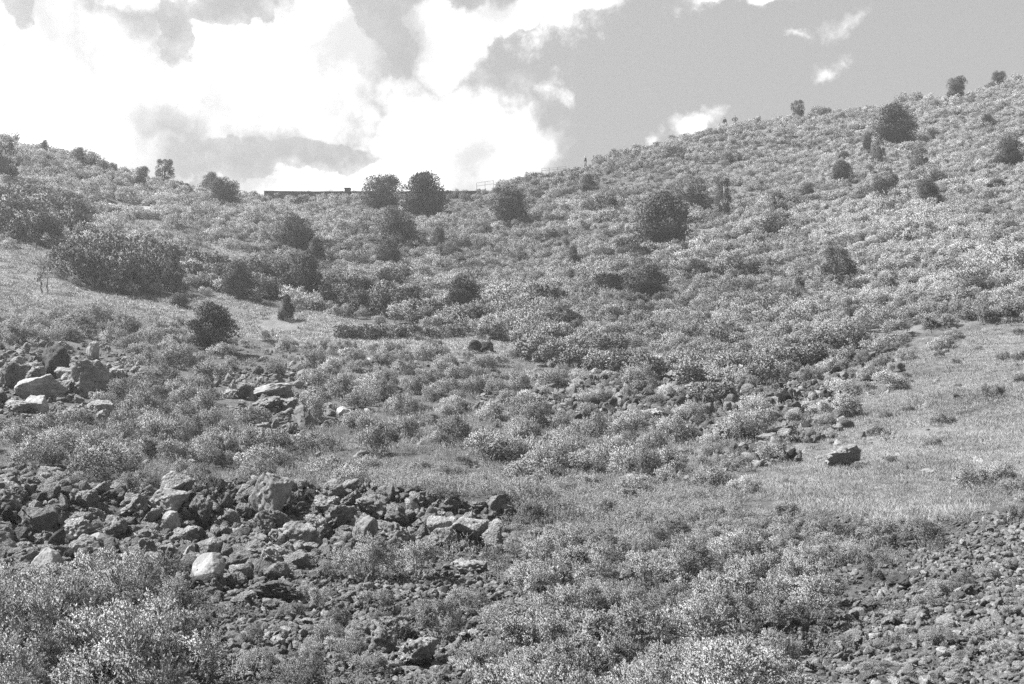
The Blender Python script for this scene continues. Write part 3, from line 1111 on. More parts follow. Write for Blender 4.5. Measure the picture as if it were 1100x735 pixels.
    spread('lava_gravel', PEBBLE[:3] + RUBBLE, x[k], y[k], np.clip(s * 0.85, 0.02, 0.22), 0.3 * rng.normal(size=k.sum()) - 0.12, 'loose grey lava gravel covering the bare foreground ground', 'gravel', 0.4, -0.1, 0.6)
    x, y = wedge_points(26153, 10, 32, 0.85)
    z = height(x, y)
    m = masks(x, y, z)
    k = m['pile']
    s = np.clip(np.exp(rng.normal(size=k.sum()) * 0.5) * 0.19, 0.08, 0.42)
    spread('lava_rubble', COARSE, x[k], y[k], s, 0.3 * rng.normal(size=k.sum()) - 0.15, 'broken dark lava rubble packed between the larger rocks of the pile', 'rubble', 0.4, -0.22, 0.8)
    x, y = wedge_points(51000, 38, 75, 0.85)
    z = height(x, y)
    m = masks(x, y, z)
    k = m['slope'] & (rng.random(len(x)) < 0.6)
    s = np.clip(np.exp(rng.normal(size=k.sum()) * 0.5) * 0.30, 0.12, 0.75)
    spread('slope_rubble', COARSE, x[k], y[k], s, 0.3 * rng.normal(size=k.sum()) - 0.38, 'dark broken lava rubble in a belt along the foot of the right slope', 'rubble', 0.4, -0.2, 0.8)
    x, y = wedge_points(68000, 30, 75, 0.85)
    z = height(x, y)
    m = masks(x, y, z)
    k = m['slope'] | (m['rocks'] & (rng.random(len(x)) < 0.8)) | (m['mid'] & (rng.random(len(x)) < 0.12)) | (m['right'] & (rng.random(len(x)) < 0.05))
    s = np.clip(np.exp(rng.normal(size=k.sum()) * 0.7) * 0.14, 0.05, 0.55)
    spread('scree', RUBBLE + PEBBLE[:3], x[k], y[k], s, 0.25 * rng.normal(size=k.sum()), 'grey scree of small lava stones on the lower slope', 'scree', 0.4, -0.1, 0.6)


spreads()

# ------------------------------------------------------------------ trees and big single bushes (column, row of the foot, width, height in the photograph)
TREES = [
    # px, base, w, h, shape, tone, label
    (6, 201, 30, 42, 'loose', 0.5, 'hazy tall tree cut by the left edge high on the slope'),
    (45, 172, 11, 19, 'round', 1.6, 'small hazy tree farthest left on the skyline'),  # high tone on the far left trees paints haze into their leaf colour
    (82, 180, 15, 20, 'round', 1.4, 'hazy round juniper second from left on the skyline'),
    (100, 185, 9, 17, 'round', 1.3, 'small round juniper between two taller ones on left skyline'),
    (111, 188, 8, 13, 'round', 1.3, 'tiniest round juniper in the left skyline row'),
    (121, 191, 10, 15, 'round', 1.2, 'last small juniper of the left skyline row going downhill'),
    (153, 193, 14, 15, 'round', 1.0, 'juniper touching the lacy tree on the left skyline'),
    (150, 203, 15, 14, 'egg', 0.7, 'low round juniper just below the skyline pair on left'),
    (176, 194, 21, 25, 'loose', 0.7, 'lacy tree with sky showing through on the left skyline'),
    (225, 208, 16, 22, 'round', 0.3, 'dark juniper on the skyline behind a larger round one'),
    (241, 224, 31, 29, 'round', 0.0, 'dark ball-shaped juniper left of the rim wall'),
    (201, 211, 13, 13, 'egg', 0.2, 'tiny dark juniper in scrub left of the ball-shaped one'),
    (54, 266, 29, 32, 'round', 0.4, 'round juniper at the foot of the left thicket by the meadow'),
    (408, 227, 37, 34, 'round', 0.3, 'wide juniper standing against the rim wall, right of the stone pier'),
    (458, 237, 50, 47, 'egg', -0.2, 'largest and darkest juniper on the rim beside the wall'),
    (548, 242, 43, 37, 'egg', 0.5, 'broad greyish juniper right below the end of the rim wall'),
    (428, 264, 41, 35, 'round', 0.2, 'leaning oval juniper below the two on the rim wall'),
    (417, 289, 32, 30, 'egg', 0.6, 'pale ragged juniper below the leaning oval one'),
    (471, 271, 18, 25, 'egg', 0.6, 'small slim juniper in scrub under the largest rim juniper'),
    (488, 281, 22, 20, 'loose', 0.9, 'pale wispy bush right of the small slim juniper'),
    (321, 272, 35, 35, 'round', 0.0, 'dark round juniper above a small cone-shaped companion'),
    (339, 288, 25, 29, 'cone', 0.2, 'cone-shaped juniper touching the dark round one above it'),
    (326, 324, 40, 46, 'egg', 0.1, 'tall dark juniper at the meadow edge with black foot'),
    (256, 320, 32, 34, 'round', 0.5, 'round bush at the left end of the meadow-edge thicket'),
    (498, 346, 46, 44, 'egg', 0.0, 'broad dark juniper at the right end of the thicket band'),
    (308, 344, 18, 26, 'cone', 0.0, 'little pointed juniper alone in the meadow'),
    (231, 378, 50, 48, 'egg', 0.2, 'big pyramid-shaped juniper at the near edge of the meadow'),
    (193, 330, 17, 14, 'round', 0.4, 'small round bush alone in the meadow grass'),
    (274, 281, 17, 15, 'egg', 0.5, 'small bush beside the grassy strip amid left scrub'),
    (630, 207, 16, 18, 'egg', 0.2, 'small dark juniper below the lone hiker on the rim trail'),
    (743, 228, 42, 33, 'loose', 0.3, 'spreading juniper close behind the biggest slope juniper'),
    (778, 236, 19, 40, 'loose', 0.3, 'tall narrow juniper right of the spreading one'),
    (711, 271, 62, 58, 'egg', 0.2, 'biggest juniper on the slope, broad and rounded'),
    (690, 325, 44, 36, 'round', -0.2, 'black-looking juniper below the biggest slope juniper'),
    (694, 297, 26, 18, 'loose', 0.9, 'wispy pale bush just above the black-looking juniper'),
    (747, 299, 34, 18, 'loose', 0.6, 'low wide bush right of the black-looking juniper'),
    (616, 293, 19, 26, 'cone', 0.4, 'small pointed juniper alone in the middle scrub'),
    (902, 308, 38, 38, 'loose', 0.2, 'ragged juniper alone on the middle of the right slope'),
    (793, 305, 19, 14, 'loose', 0.5, 'small ragged bush between the black-looking and ragged junipers'),
    (868, 215, 15, 17, 'tier', 0.1, 'tiny juniper of two lumps left of the upper right pair'),
    (836, 225, 18, 17, 'egg', 0.3, 'small dull juniper downhill left of the tiny two-lump one'),
    (905, 196, 23, 22, 'egg', 0.0, 'squat dark juniper below a dot-like one on right slope'),
    (906, 173, 11, 10, 'round', 0.1, 'dot-like juniper just above the squat dark one'),
    (930, 167, 10, 22, 'tier', 0.1, 'slender dark sapling left of the wide juniper under the right rim'),
    (943, 179, 15, 25, 'loose', 0.7, 'thin pale sapling right beside the slender dark one'),
    (962, 157, 44, 41, 'egg', 0.1, 'wide dark juniper high under the right-hand rim'),
    (987, 190, 20, 28, 'loose', 0.7, 'pale airy tree below the wide juniper under the rim'),
    (951, 220, 28, 27, 'flat', 0.2, 'flat-topped tree on two bare trunks, right slope'),
    (1000, 222, 22, 27, 'tier', 0.0, 'waisted juniper with round head and dark skirt, right slope'),
    (1083, 179, 27, 30, 'tier', 0.0, 'dark juniper close to the right edge with shadow beside it'),
    (1060, 138, 16, 14, 'egg', 0.2, 'small dark juniper near right edge under the rim'),
    (1028, 109, 20, 24, 'tier', 0.0, 'wind-shaped juniper on the right skyline'),
    (1073, 89, 15, 16, 'flat', -0.1, 'umbrella-shaped little tree highest on the right skyline'),
    (858, 129, 14, 20, 'loose', 0.2, 'small leaning tree on the skyline right of two hikers'),
    (1072, 206, 20, 13, 'egg', 0.1, 'low dark bush right of the waisted juniper'),
    (914, 351, 17, 20, 'tier', -0.3, 'small black juniper at the lower edge of the right scrub'),
    (1108, 172, 20, 22, 'egg', 0.1, 'dark juniper sliced by the right edge of the view'),
]


def trees():
    g = random.Random(11)
    for px, base, w, h, shape, tone, label in TREES:
        p = at(px, base)
        m = p.y / F
        cr, tr = TREE[shape][g.randrange(2)]
        kind = {'cone': 'juniper_tree', 'loose': 'open_tree', 'flat': 'open_tree'}.get(shape, 'juniper_tree')
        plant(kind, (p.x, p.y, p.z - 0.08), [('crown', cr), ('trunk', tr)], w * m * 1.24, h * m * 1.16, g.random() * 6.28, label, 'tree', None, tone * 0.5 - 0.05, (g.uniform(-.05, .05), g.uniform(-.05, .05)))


trees()

# thickets of scrub oak: (column, row of the foot, width, height)
THICKETS = [
    ('left grove', 'scrub oak of the shady grove in front of the left meadow', 'scrub oaks of the left meadow grove', -0.02,
     [(78, 298, 40, 36), (98, 306, 40, 40), (120, 312, 38, 44), (142, 313, 40, 48), (162, 314, 40, 50), (180, 312, 34, 42), (105, 290, 46, 36), (135, 292, 46, 38), (165, 292, 44, 38), (88, 282, 40, 30), (120, 276, 46, 30), (150, 276, 46, 30), (182, 288, 34, 30), (70, 286, 24, 24)]),
    ('upper grove', 'scrub oak of the hazy grove at the left edge above the meadow', 'scrub oaks of the grove at the left edge', 0.2,
     [(8, 256, 40, 36), (32, 258, 38, 36), (76, 256, 34, 34), (20, 236, 44, 32), (50, 238, 40, 30), (78, 240, 38, 30), (5, 222, 36, 26), (36, 222, 40, 24), (66, 224, 40, 24), (90, 236, 26, 22)]),
    ('right grove', 'scrub oak of the small clump right of the shady grove', 'scrub oaks of the small clump', 0.25,
     [(206, 305, 30, 24), (225, 306, 32, 26), (212, 292, 34, 24), (232, 294, 30, 22), (198, 285, 30, 24)]),
    ('band', 'scrub oak in the dark-footed band along the upper meadow edge', 'scrub oaks of the meadow-edge band', -0.25,
     [(278, 318, 32, 30), (298, 318, 32, 30), (276, 302, 36, 26), (300, 302, 36, 26), (348, 328, 32, 28), (368, 332, 32, 28), (388, 337, 32, 30), (408, 340, 32, 32), (428, 343, 30, 30), (448, 346, 30, 28), (468, 347, 30, 28), (360, 316, 36, 26), (384, 322, 36, 26), (410, 326, 36, 26), (436, 330, 36, 26), (522, 345, 26, 20)]),
    ('low band', 'low scrub oak in the fringe below the broad dark juniper', 'low scrub oaks of the fringe', 0.45,
     [(372, 362, 30, 16), (395, 363, 30, 17), (420, 363, 30, 18), (445, 364, 30, 18), (470, 365, 28, 16), (492, 363, 26, 15)]),
    ('slope', 'dark scrub oak in the patch where the middle slope meets the scree', 'scrub oaks above the scree', 0.3,
     [(572, 386, 36, 30), (596, 392, 36, 28), (620, 398, 38, 28), (645, 402, 38, 28), (668, 398, 36, 26), (690, 410, 40, 32), (715, 406, 36, 28), (740, 414, 38, 28), (600, 372, 36, 24), (630, 378, 36, 24), (660, 382, 36, 24), (766, 432, 44, 28), (812, 412, 42, 32), (790, 402, 36, 26), (836, 396, 40, 28), (866, 392, 40, 26), (890, 372, 36, 24)]),
]


def thickets():
    g = random.Random(5)
    for key, label, group, tone, items in THICKETS:
        for px, base, w, h in items:
            p = at(px + g.uniform(-3, 3), base + g.uniform(-2, 2))
            m = p.y / F
            f, s = OAK[g.randrange(len(OAK))]
            plant('scrub_oak', (p.x, p.y, p.z - 0.03), [('foliage', f), ('stem', s)], w * m / 1.6, h * m / 1.32, g.random() * 6.28, label, 'bush', group, tone + g.uniform(-.3, .3))


thickets()

# ------------------------------------------------------------------ shrubs of the lower slope and the foreground
SHRUBS = [
    (231, 411, 48, 30, -0.25, 'dark rounded shrub below the big pyramid-shaped juniper'),
    (175, 415, 38, 26, -0.25, 'dark shrub between the left boulder cluster and the big pyramid juniper'),
    (146, 493, 54, 34, -0.1, 'round tufted shrub above the left half of the rock pile'),
    (190, 499, 44, 32, -0.1, 'tufted shrub right beside the round one above the rock pile'),
    (216, 532, 50, 40, -0.1, 'wide shrub just behind the rock pile, left of the angular boulder'),
    (279, 519, 46, 34, -0.05, 'shrub right behind the tall angular boulder'),
    (150, 529, 48, 32, -0.1, 'dark-bellied shrub behind the left rocks of the pile'),
    (78, 530, 54, 28, 0.0, 'spreading shrub over the far left end of the rock pile'),
    (299, 405, 34, 18, -0.4, 'dark low shrub over the middle slabs left of centre'),
    (486, 399, 15, 15, -0.5, 'small dark bush, rightmost of three under the meadow tip'),
    (440, 408, 15, 15, -0.5, 'small dark bush, middle of three under the meadow tip'),
    (425, 418, 15, 15, -0.5, 'small dark bush, leftmost of three under the meadow tip'),
    (433, 395, 24, 20, -0.15, 'rounded shrub just under the right tip of the meadow'),
    (517, 403, 34, 25, -0.1, 'rounded shrub below the two black lumps'),
    (547, 415, 26, 18, -0.1, 'shrub right of the rounded one under the black lumps'),
    (593, 418, 46, 25, -0.25, 'wide dark-footed shrub at the top of the scree'),
    (386, 440, 42, 22, -0.3, 'wide dark shrub left of centre above a pale stone'),
    (433, 447, 38, 27, -0.1, 'rounded shrub on the slope right of the pale stone'),
    (486, 478, 46, 35, -0.3, 'dark dome-shaped shrub left of the largest centre shrub'),
    (532, 500, 64, 43, -0.05, 'largest dome-shaped shrub in the centre hollow'),
    (566, 480, 44, 33, -0.1, 'shrub close behind the largest centre dome'),
    (498, 499, 18, 12, -0.5, 'tiny dark shrub at the left foot of the largest centre dome'),
    (493, 511, 11, 12, -0.5, 'tiny dark tuft alone in the herb field'),
    (590, 511, 54, 42, -0.1, 'broad shrub right of the largest centre dome'),
    (639, 477, 34, 38, -0.25, 'upright shrub with dark foot on the scree'),
    (656, 504, 54, 38, -0.1, 'broad shrub below the upright one on the scree'),
    (690, 521, 38, 46, -0.3, 'tall dark shrub at the right end of the centre row'),
    (646, 432, 28, 18, -0.1, 'small shrub among the upper scree stones'),
    (687, 421, 42, 34, -0.1, 'rounded shrub at the upper edge of the scree'),
    (767, 530, 50, 32, -0.15, 'wide shrub at the left tip of the right-hand grass'),
    (786, 474, 48, 36, 0.0, 'feathery shrub leading the oblong pair above the ledge stones'),
    (812, 470, 50, 38, -0.05, 'feathery shrub trailing the oblong pair above the ledge stones'),
    (726, 478, 44, 34, 0.0, 'feathery shrub between the scree and the ledge stones'),
    (700, 488, 34, 30, -0.1, 'feathery shrub behind the tall dark one of the centre row'),
    (742, 458, 34, 30, 0.0, 'shrub in the middle of the right scree'),
    (1065, 427, 24, 17, -0.5, 'dark ragged shrub alone on the upper right grass'),
    (1012, 458, 28, 16, -0.3, 'pair-lobed low shrub on the right grass'),
    (1009, 386, 11, 10, -0.5, 'tiny dark shrub at the top of the right grass'),
    (927, 392, 18, 15, -0.4, 'dark shrub left of a wide low one on the upper right slope'),
    (948, 395, 25, 14, -0.3, 'wide low shrub at the top left of the right grass'),
    (971, 411, 22, 13, -0.4, 'dark low shrub inside the top of the right grass'),
    (929, 421, 25, 13, -0.3, 'faint low shrub at the left edge of the right grass'),
    (1094, 390, 16, 15, -0.5, 'dark round shrub at the right edge above the grass'),
    (1078, 388, 17, 13, -0.3, 'pale shrub next to the dark round one at the right edge'),
    (1094, 413, 16, 13, -0.4, 'dark shrub at the right edge behind the ragged one'),
    (1040, 524, 44, 28, -0.1, 'sprawling shrub at the lower right of the grass slope'),
    (1075, 520, 44, 28, -0.1, 'sprawling shrub by the right edge, low on the grass slope'),
    (842, 556, 44, 24, 0.0, 'airy shrub where the right grass ends towards the viewer'),
    (1096, 566, 30, 34, -0.3, 'dark shrub at the right edge above the lava gravel'),
    (945, 590, 54, 36, -0.1, 'shrub with dark foot above the top of the right gravel'),
    (992, 588, 52, 40, -0.25, 'darkest shrub at the upper tip of the right gravel'),
    (940, 618, 40, 36, -0.3, 'dark-footed shrub leaning over the left edge of the right gravel'),
    (41, 472, 40, 22, -0.1, 'low shrub below the left boulder cluster'),
    (650, 616, 56, 34, -0.3, 'dark twiggy shrub with pale stalks right of the rock pile'),
    (700, 590, 44, 30, -0.3, 'dark shrub in the scrub behind the twiggy one with stalks'),
    (762, 598, 46, 24, -0.5, 'black-shadowed low shrub in the middle of the right scrub'),
    (605, 672, 60, 44, -0.2, 'shrub with a dark hollow left of the bottom centre'),
    (830, 735, 70, 56, -0.35, 'dark shrub at the lower left edge of the right gravel'),
    (388, 622, 78, 56, 0.1, 'bright feathery shrub in front of the rock pile, left one'),
    (445, 625, 80, 58, 0.1, 'bright feathery shrub in front of the rock pile, right one'),
    (346, 655, 38, 34, 0.15, 'pale wispy tuft on the gravel below the rock pile'),
    (385, 690, 34, 30, 0.2, 'palest small tuft in the middle of the gravel'),
    (350, 622, 34, 26, 0.0, 'small feathery shrub by the dark hollow under the rock pile'),
    (520, 735, 76, 60, 0.0, 'sage right of the pitted outcrop at the bottom edge'),
    (545, 690, 70, 52, -0.05, 'sage on the left flank of the foreground scrub, above the bottom edge one'),
    (500, 665, 56, 42, 0.05, 'sage behind the twiggy shrub of the pitted outcrop'),
    (330, 720, 44, 34, 0.1, 'low pale sage alone on the gravel left of the outcrop'),
    (470, 690, 60, 60, -0.2, 'twiggy shrub growing behind the pitted outcrop'),
]
ZONES = [   # random fill: (area, count, label, group, spacing m, width m lo-hi, height ratio)
    ([(-40, 680), (60, 660), (130, 640), (185, 662), (200, 730), (170, 830), (-40, 830)], 30, 'feathery sage shrub in the mass filling the bottom left corner', 'sage shrubs of the bottom left corner', 0.62, (0.9, 1.5), 0.72),
    ([(560, 620), (630, 605), (760, 610), (880, 605), (890, 640), (840, 700), (800, 830), (540, 830), (565, 700)], 84, 'pale feathery shrub in the dense scrub right of the bottom centre', 'pale shrubs of the foreground scrub', 0.66, (0.75, 1.4), 0.66),
    ([(560, 582), (700, 582), (800, 574), (1000, 580), (930, 606), (760, 606), (620, 606), (550, 610)], 44, 'low pale shrub along the back of the foreground scrub, towards the grass', 'low shrubs behind the foreground scrub', 0.7, (0.7, 1.1), 0.6),
    ([(120, 420), (225, 425), (245, 475), (300, 496), (310, 512), (240, 508), (120, 480)], 28, 'fine upright sage shrub in the mass between the left boulders and slabs', 'upright sages between boulders and slabs', 0.95, (1.0, 1.6), 0.75),
    ([(-30, 465), (110, 465), (130, 520), (60, 512), (-30, 490)], 12, 'low sage shrub between the left boulders and the rock pile', 'low sages above the rock pile', 0.9, (0.9, 1.5), 0.62),
    ([(-30, 345), (100, 345), (200, 360), (200, 400), (160, 392), (110, 372), (-30, 376)], 26, 'pale shrub on the left slope above the boulder cluster', 'pale shrubs above the left boulders', 1.3, (1.2, 2.0), 0.6),
    ([(260, 370), (540, 385), (570, 420), (560, 470), (420, 495), (340, 470), (330, 400)], 40, 'low shrub on the open slope left of the centre', 'low shrubs of the open centre slope', 1.5, (0.9, 1.7), 0.72),
    ([(560, 450), (700, 455), (760, 485), (740, 520), (620, 515), (560, 505)], 16, 'low shrub in the gaps of the centre shrub row', 'low shrubs of the centre row', 1.3, (0.9, 1.6), 0.72),
    ([(430, 512), (640, 520), (790, 545), (720, 580), (560, 560), (440, 540)], 22, 'low tufted shrub dotted through the herb field behind the rock pile', 'low shrubs of the herb field', 1.2, (0.5, 1.1), 0.6),
    ([(900, 380), (1000, 360), (1100, 345), (1100, 440), (1000, 500), (900, 540), (860, 520)], 16, 'tiny dark shrub dotted over the right-hand grass slope', 'tiny shrubs of the right grass', 2.5, (0.35, 0.75), 0.6),
    ([(250, 670), (340, 640), (440, 640), (500, 650), (470, 720), (400, 790), (230, 790)], 13, 'small sage growing out of the gravel below the rock pile', 'small sages in the gravel below the pile', 0.55, (0.35, 0.75), 0.72),
    ([(1000, 640), (1100, 600), (1100, 735), (960, 735), (900, 720)], 16, 'small leafy tuft growing on the right lava gravel', 'tufts on the right gravel', 0.7, (0.25, 0.55), 0.6),
]


def shrubs():
    g = random.Random(23)
    spots = []

    def put(p, wm, hm, tone, label, group=None):
        near = p.y < 31
        f, s = (NEAR if near else MID)[g.randrange(6)]
        rad, top = (0.75, 1.0) if near else (0.8, 1.08)
        plant('sage_shrub', (p.x, p.y, p.z - 0.02), [('foliage', f), ('stem', s)], wm / (2.1 * rad), hm / top, g.random() * 6.28, label, 'shrub', group, tone, (g.uniform(-.08, .08), g.uniform(-.08, .08)))
        spots.append((p.x, p.y, wm * 0.5))

    for px, base, w, h, tone, label in SHRUBS:
        p = at(px, base)
        m = p.y / F
        put(p, w * m, h * m, tone, label)
    for area, count, label, group, gap, (w0, w1), ratio in ZONES:
        xs, ys = [q[0] for q in area], [q[1] for q in area]
        done = tries = 0
        while done < count and tries < count * 12:
            tries += 1
            px, py = g.uniform(min(xs), max(xs)), g.uniform(min(ys), max(ys))
            if not in_poly(np.array([px]), np.array([py]), area)[0]:
                continue
            p = at(px, py)
            w = g.uniform(w0, w1)
            if any((p.x - a) ** 2 + (p.y - b) ** 2 < (gap * 0.5 + c * 0.55) ** 2 for a, b, c in spots):
                continue
            tone = g.uniform(-0.28, 0.12) + (0.08 if 'bottom left' in label else 0) - (0.4 if 'dark' in label else 0)
            put(p, w, w * ratio * g.uniform(0.85, 1.2), tone, label, group)
            done += 1


shrubs()

# ------------------------------------------------------------------ boulders and rocks
BOULDERS = [
    # px, base, w, h, stock, tone, label
    (295, 558, 44, 50, 'block', -0.1, 'tall angular grey boulder standing on top of the rock pile'),
    (185, 554, 38, 28, 'block', 0.05, 'wedge-shaped rock with pale left face on the rock pile'),
    (217, 568, 28, 38, 'lava', -0.2, 'dark upright rock between wedge-shaped rock and angular boulder'),
    (241, 530, 20, 24, 'lava', 0.0, 'small upright rock at the back, left of the angular boulder'),
    (351, 551, 32, 26, 'lava', 0.2, 'knobbly rock on the pile crest right of the angular boulder'),
    (364, 569, 40, 32, 'lava', -0.1, 'rounded dark rock under the knobbly crest rock'),
    (403, 556, 40, 27, 'lava', 0.0, 'black-fronted rock with pale flat top on the pile crest'),
    (392, 585, 30, 32, 'block', -0.25, 'smooth leaning slab below the flat-topped crest rock'),
    (424, 589, 46, 37, 'lava', 0.1, 'large pitted rock at the right part of the pile'),
    (227, 630, 46, 40, 'pale', -0.3, 'white dome-shaped boulder below the rock pile'),
    (108, 594, 36, 24, 'pale', -0.5, 'pale boulder half hidden by sage at the pile foot'),
    (48, 622, 38, 36, 'pale', -0.3, 'grey-white round boulder at the left foot of the pile'),
    (184, 574, 26, 24, 'block', 0.05, 'pale rounded stone in the middle of the pile left part'),
    (40, 578, 40, 36, 'lava', -0.3, 'big dark pitted rock near the left end of the pile'),
    (8, 745, 46, 44, 'pale', 0.1, 'white boulder in the bottom left corner'),
    (38, 750, 34, 30, 'pale', -0.1, 'pale stone beside the white corner boulder'),
    (320, 592, 48, 38, 'lava', 0.1, 'broad pitted lava block below the angular boulder'),
    (283, 580, 26, 32, 'lava', -0.1, 'dark block left under the broad pitted lava block'),
    (470, 585, 40, 34, 'lava', 0.3, 'craggy rock left of the last rocks of the pile'),
    (505, 588, 46, 36, 'lava', 0.3, 'craggy pitted rock near the right end of the pile'),
    (536, 584, 30, 28, 'lava', 0.2, 'last craggy rock at the right end of the pile'),
    (505, 620, 44, 26, 'lava', 0.35, 'pale crumbly rock in front of the right end of the pile'),
    (300, 645, 54, 22, 'lava', -0.3, 'flat dark rock with a black hollow beneath, below the pile'),
    (262, 650, 26, 16, 'lava', 0.2, 'small flat stone left of the dark hollow'),
    (404, 704, 46, 44, 'lava', 0.15, 'tall pitted lava outcrop overgrown with sage at bottom centre'),
    (424, 686, 40, 34, 'lava', 0.3, 'pale crumbly block at the back of the tall pitted outcrop'),
    (448, 715, 44, 40, 'lava', 0.5, 'lower pitted block leaning on the tall outcrop'),
    (92, 426, 50, 46, 'lava', 0.05, 'largest rough boulder of the cluster on the left slope'),
    (42, 428, 48, 24, 'block', 0.2, 'pale flat-topped slab in the left boulder cluster'),
    (58, 404, 40, 34, 'black', 0.4, 'black boulder at the top of the left cluster'),
    (40, 442, 26, 18, 'block', 0.3, 'pale angular stone under the slab of the left cluster'),
    (65, 460, 40, 26, 'lava', -0.2, 'dark boulder with pale cap at the cluster bottom'),
    (101, 388, 16, 22, 'block', 0.3, 'narrow upright stone behind the largest cluster boulder'),
    (12, 416, 30, 34, 'lava', -0.3, 'dark boulder by the left edge in the cluster'),
    (34, 404, 22, 18, 'lava', 0.1, 'middling boulder left of the black one'),
    (130, 410, 30, 18, 'lava', 0.2, 'flat layered rock right of the largest cluster boulder'),
    (18, 444, 30, 18, 'lava', 0.2, 'low rock at the left edge, bottom of the cluster'),
    (88, 450, 28, 18, 'lava', 0.1, 'stone under the largest cluster boulder'),
    (112, 446, 24, 18, 'lava', 0.3, 'stone at the right foot of the left cluster'),
    (328, 461, 32, 27, 'block', -0.4, 'dark striped block at the foot of the middle slabs'),
    (290, 427, 46, 14, 'block', 0.0, 'long pale slab topping the middle slabs'),
    (285, 442, 40, 20, 'lava', -0.1, 'dark block under the long pale slab'),
    (335, 434, 24, 22, 'lava', 0.2, 'upright stone at the right of the long pale slab'),
    (262, 428, 26, 18, 'lava', -0.1, 'dark stone at the left end of the middle slabs'),
    (310, 440, 26, 18, 'lava', 0.1, 'stone between the dark block and the upright stone'),
    (370, 449, 22, 13, 'pale', 0.0, 'lone pale stone right of the middle slabs'),
    (396, 392, 14, 8, 'pale', 0.0, 'small pale stone under the meadow, left of three bushes'),
    (365, 390, 10, 6, 'pale', 0.0, 'smallest pale stone near the lower meadow edge'),
    (900, 504, 46, 34, 'lava', 0.1, 'big dark boulder alone in the right-hand grass'),
    (846, 470, 24, 14, 'block', -0.3, 'upper layered slab of the ledge left of the lone boulder'),
    (826, 476, 26, 12, 'block', -0.3, 'lower layered slab of the ledge left of the lone boulder'),
    (907, 461, 16, 12, 'lava', -0.2, 'dark stone above the lone boulder in the grass'),
    (795, 498, 15, 9, 'lava', 0.1, 'small stone at the left end of the ledge'),
    (697, 399, 24, 11, 'pale', -0.2, 'pale rock above the scree among dark scrub oak'),
    (832, 396, 22, 14, 'pale', -0.3, 'pale rock at the upper right of the scree'),
    (691, 478, 16, 8, 'pale', -0.1, 'white flat stone in the lower scree'),
    (745, 464, 11, 7, 'pale', -0.1, 'little white stone in the right scree'),
    (700, 452, 30, 16, 'lava', 0.3, 'broad scree rock left of the little white stone'),
    (735, 448, 26, 14, 'lava', 0.2, 'broad scree rock above the little white stone'),
    (510, 378, 15, 13, 'black', -0.3, 'left one of two black lumps at the meadow tip'),
    (523, 379, 15, 13, 'black', -0.3, 'right one of two black lumps at the meadow tip'),
    (966, 632, 28, 15, 'black', 0.5, 'dark hole near the top of the right gravel, shaped as a black stone'),  # black stone stands in for the shade inside a hole
    (936, 655, 18, 14, 'lava', -0.2, 'dark rock at the left margin of the right gravel'),
    (1038, 640, 22, 15, 'lava', -0.2, 'dark rock in the middle of the right gravel'),
    (1072, 590, 20, 14, 'lava', -0.3, 'dark rock at the top right of the gravel'),
    (1000, 690, 26, 18, 'lava', 0.1, 'low rock in the lower right gravel'),
    (890, 640, 16, 12, 'lava', 0.0, 'rock peeping from the scrub left of the dark gravel hole'),
]
ROCK_ZONES = [
    (PILE_ROCKS, 185, 'rough dark lava rock heaped in the long rock pile', 'lava rocks of the long pile', 0.22, (0.25, 0.66)),
    (ROCKS_LEFT, 34, 'rough lava rock in the boulder cluster on the left slope', 'lava rocks of the left cluster', 0.5, (0.45, 0.95)),
    (ROCKS_MID, 36, 'rough lava rock among the middle slabs', 'lava rocks among the middle slabs', 0.5, (0.4, 0.8)),
    (SCREE_RIGHT, 26, 'grey stone larger than the gravel it lies in, bottom right', 'larger stones of the right gravel', 0.6, (0.14, 0.26)),
    (SCREE_BOTTOM, 26, 'grey stone larger than the gravel it lies in, below the pile', 'larger stones of the gravel below the pile', 0.35, (0.12, 0.24)),
]


def rocks():
    g = random.Random(31)
    stock = {'block': BLOCK, 'lava': LAVA, 'pale': PALE, 'black': BLACK}
    spots = []

    def put(p, wm, hm, me, tone, label, group=None, sink=0.22, name='lava_rock', tilt=0.3):
        o = add(name, me)
        o.location = (p.x, p.y, p.z + hm * (0.5 - sink))
        o.rotation_euler = (g.uniform(-tilt, tilt), g.uniform(-tilt, tilt), g.random() * 6.28)
        o.scale = (wm * 1.06, wm * g.uniform(0.85, 1.1), hm * 1.25)
        o['tone'] = float(tone)
        tag(o, label, 'rock', group)
        spots.append((p.x, p.y, wm * 0.5))

    for px, base, w, h, st, tone, label in BOULDERS:
        p = at(px, base)
        m = p.y / F
        put(p, w * m, h * m, stock[st][g.randrange(9 if st == 'lava' and base > 595 else len(stock[st]))], tone, label, None, 0.10, 'lava_rock' if st in ('lava', 'black') else 'boulder', 0.15)
    for area, count, label, group, gap, (w0, w1) in ROCK_ZONES:
        xs, ys = [q[0] for q in area], [q[1] for q in area]
        done = tries = 0
        while done < count and tries < count * 14:
            tries += 1
            px, py = g.uniform(max(-20, min(xs)), min(1120, max(xs))), g.uniform(min(ys), min(745, max(ys)))
            if not in_poly(np.array([px]), np.array([py]), area)[0]:
                continue
            p = at(px, py)
            w = w0 + (w1 - w0) * g.random() ** 1.6
            if area is PILE_ROCKS and py > 612:
                w = min(w, g.uniform(0.22, 0.42))
            if any((p.x - a) ** 2 + (p.y - b) ** 2 < (w * 0.26 + c * 0.52) ** 2 for a, b, c in spots):
                continue
            put(p, w, w * g.uniform(0.6, 0.95), LAVA[g.randrange(len(LAVA))], g.uniform(-0.3, 0.45), label, group, 0.2, 'lava_rock', 0.6)
            done += 1


rocks()


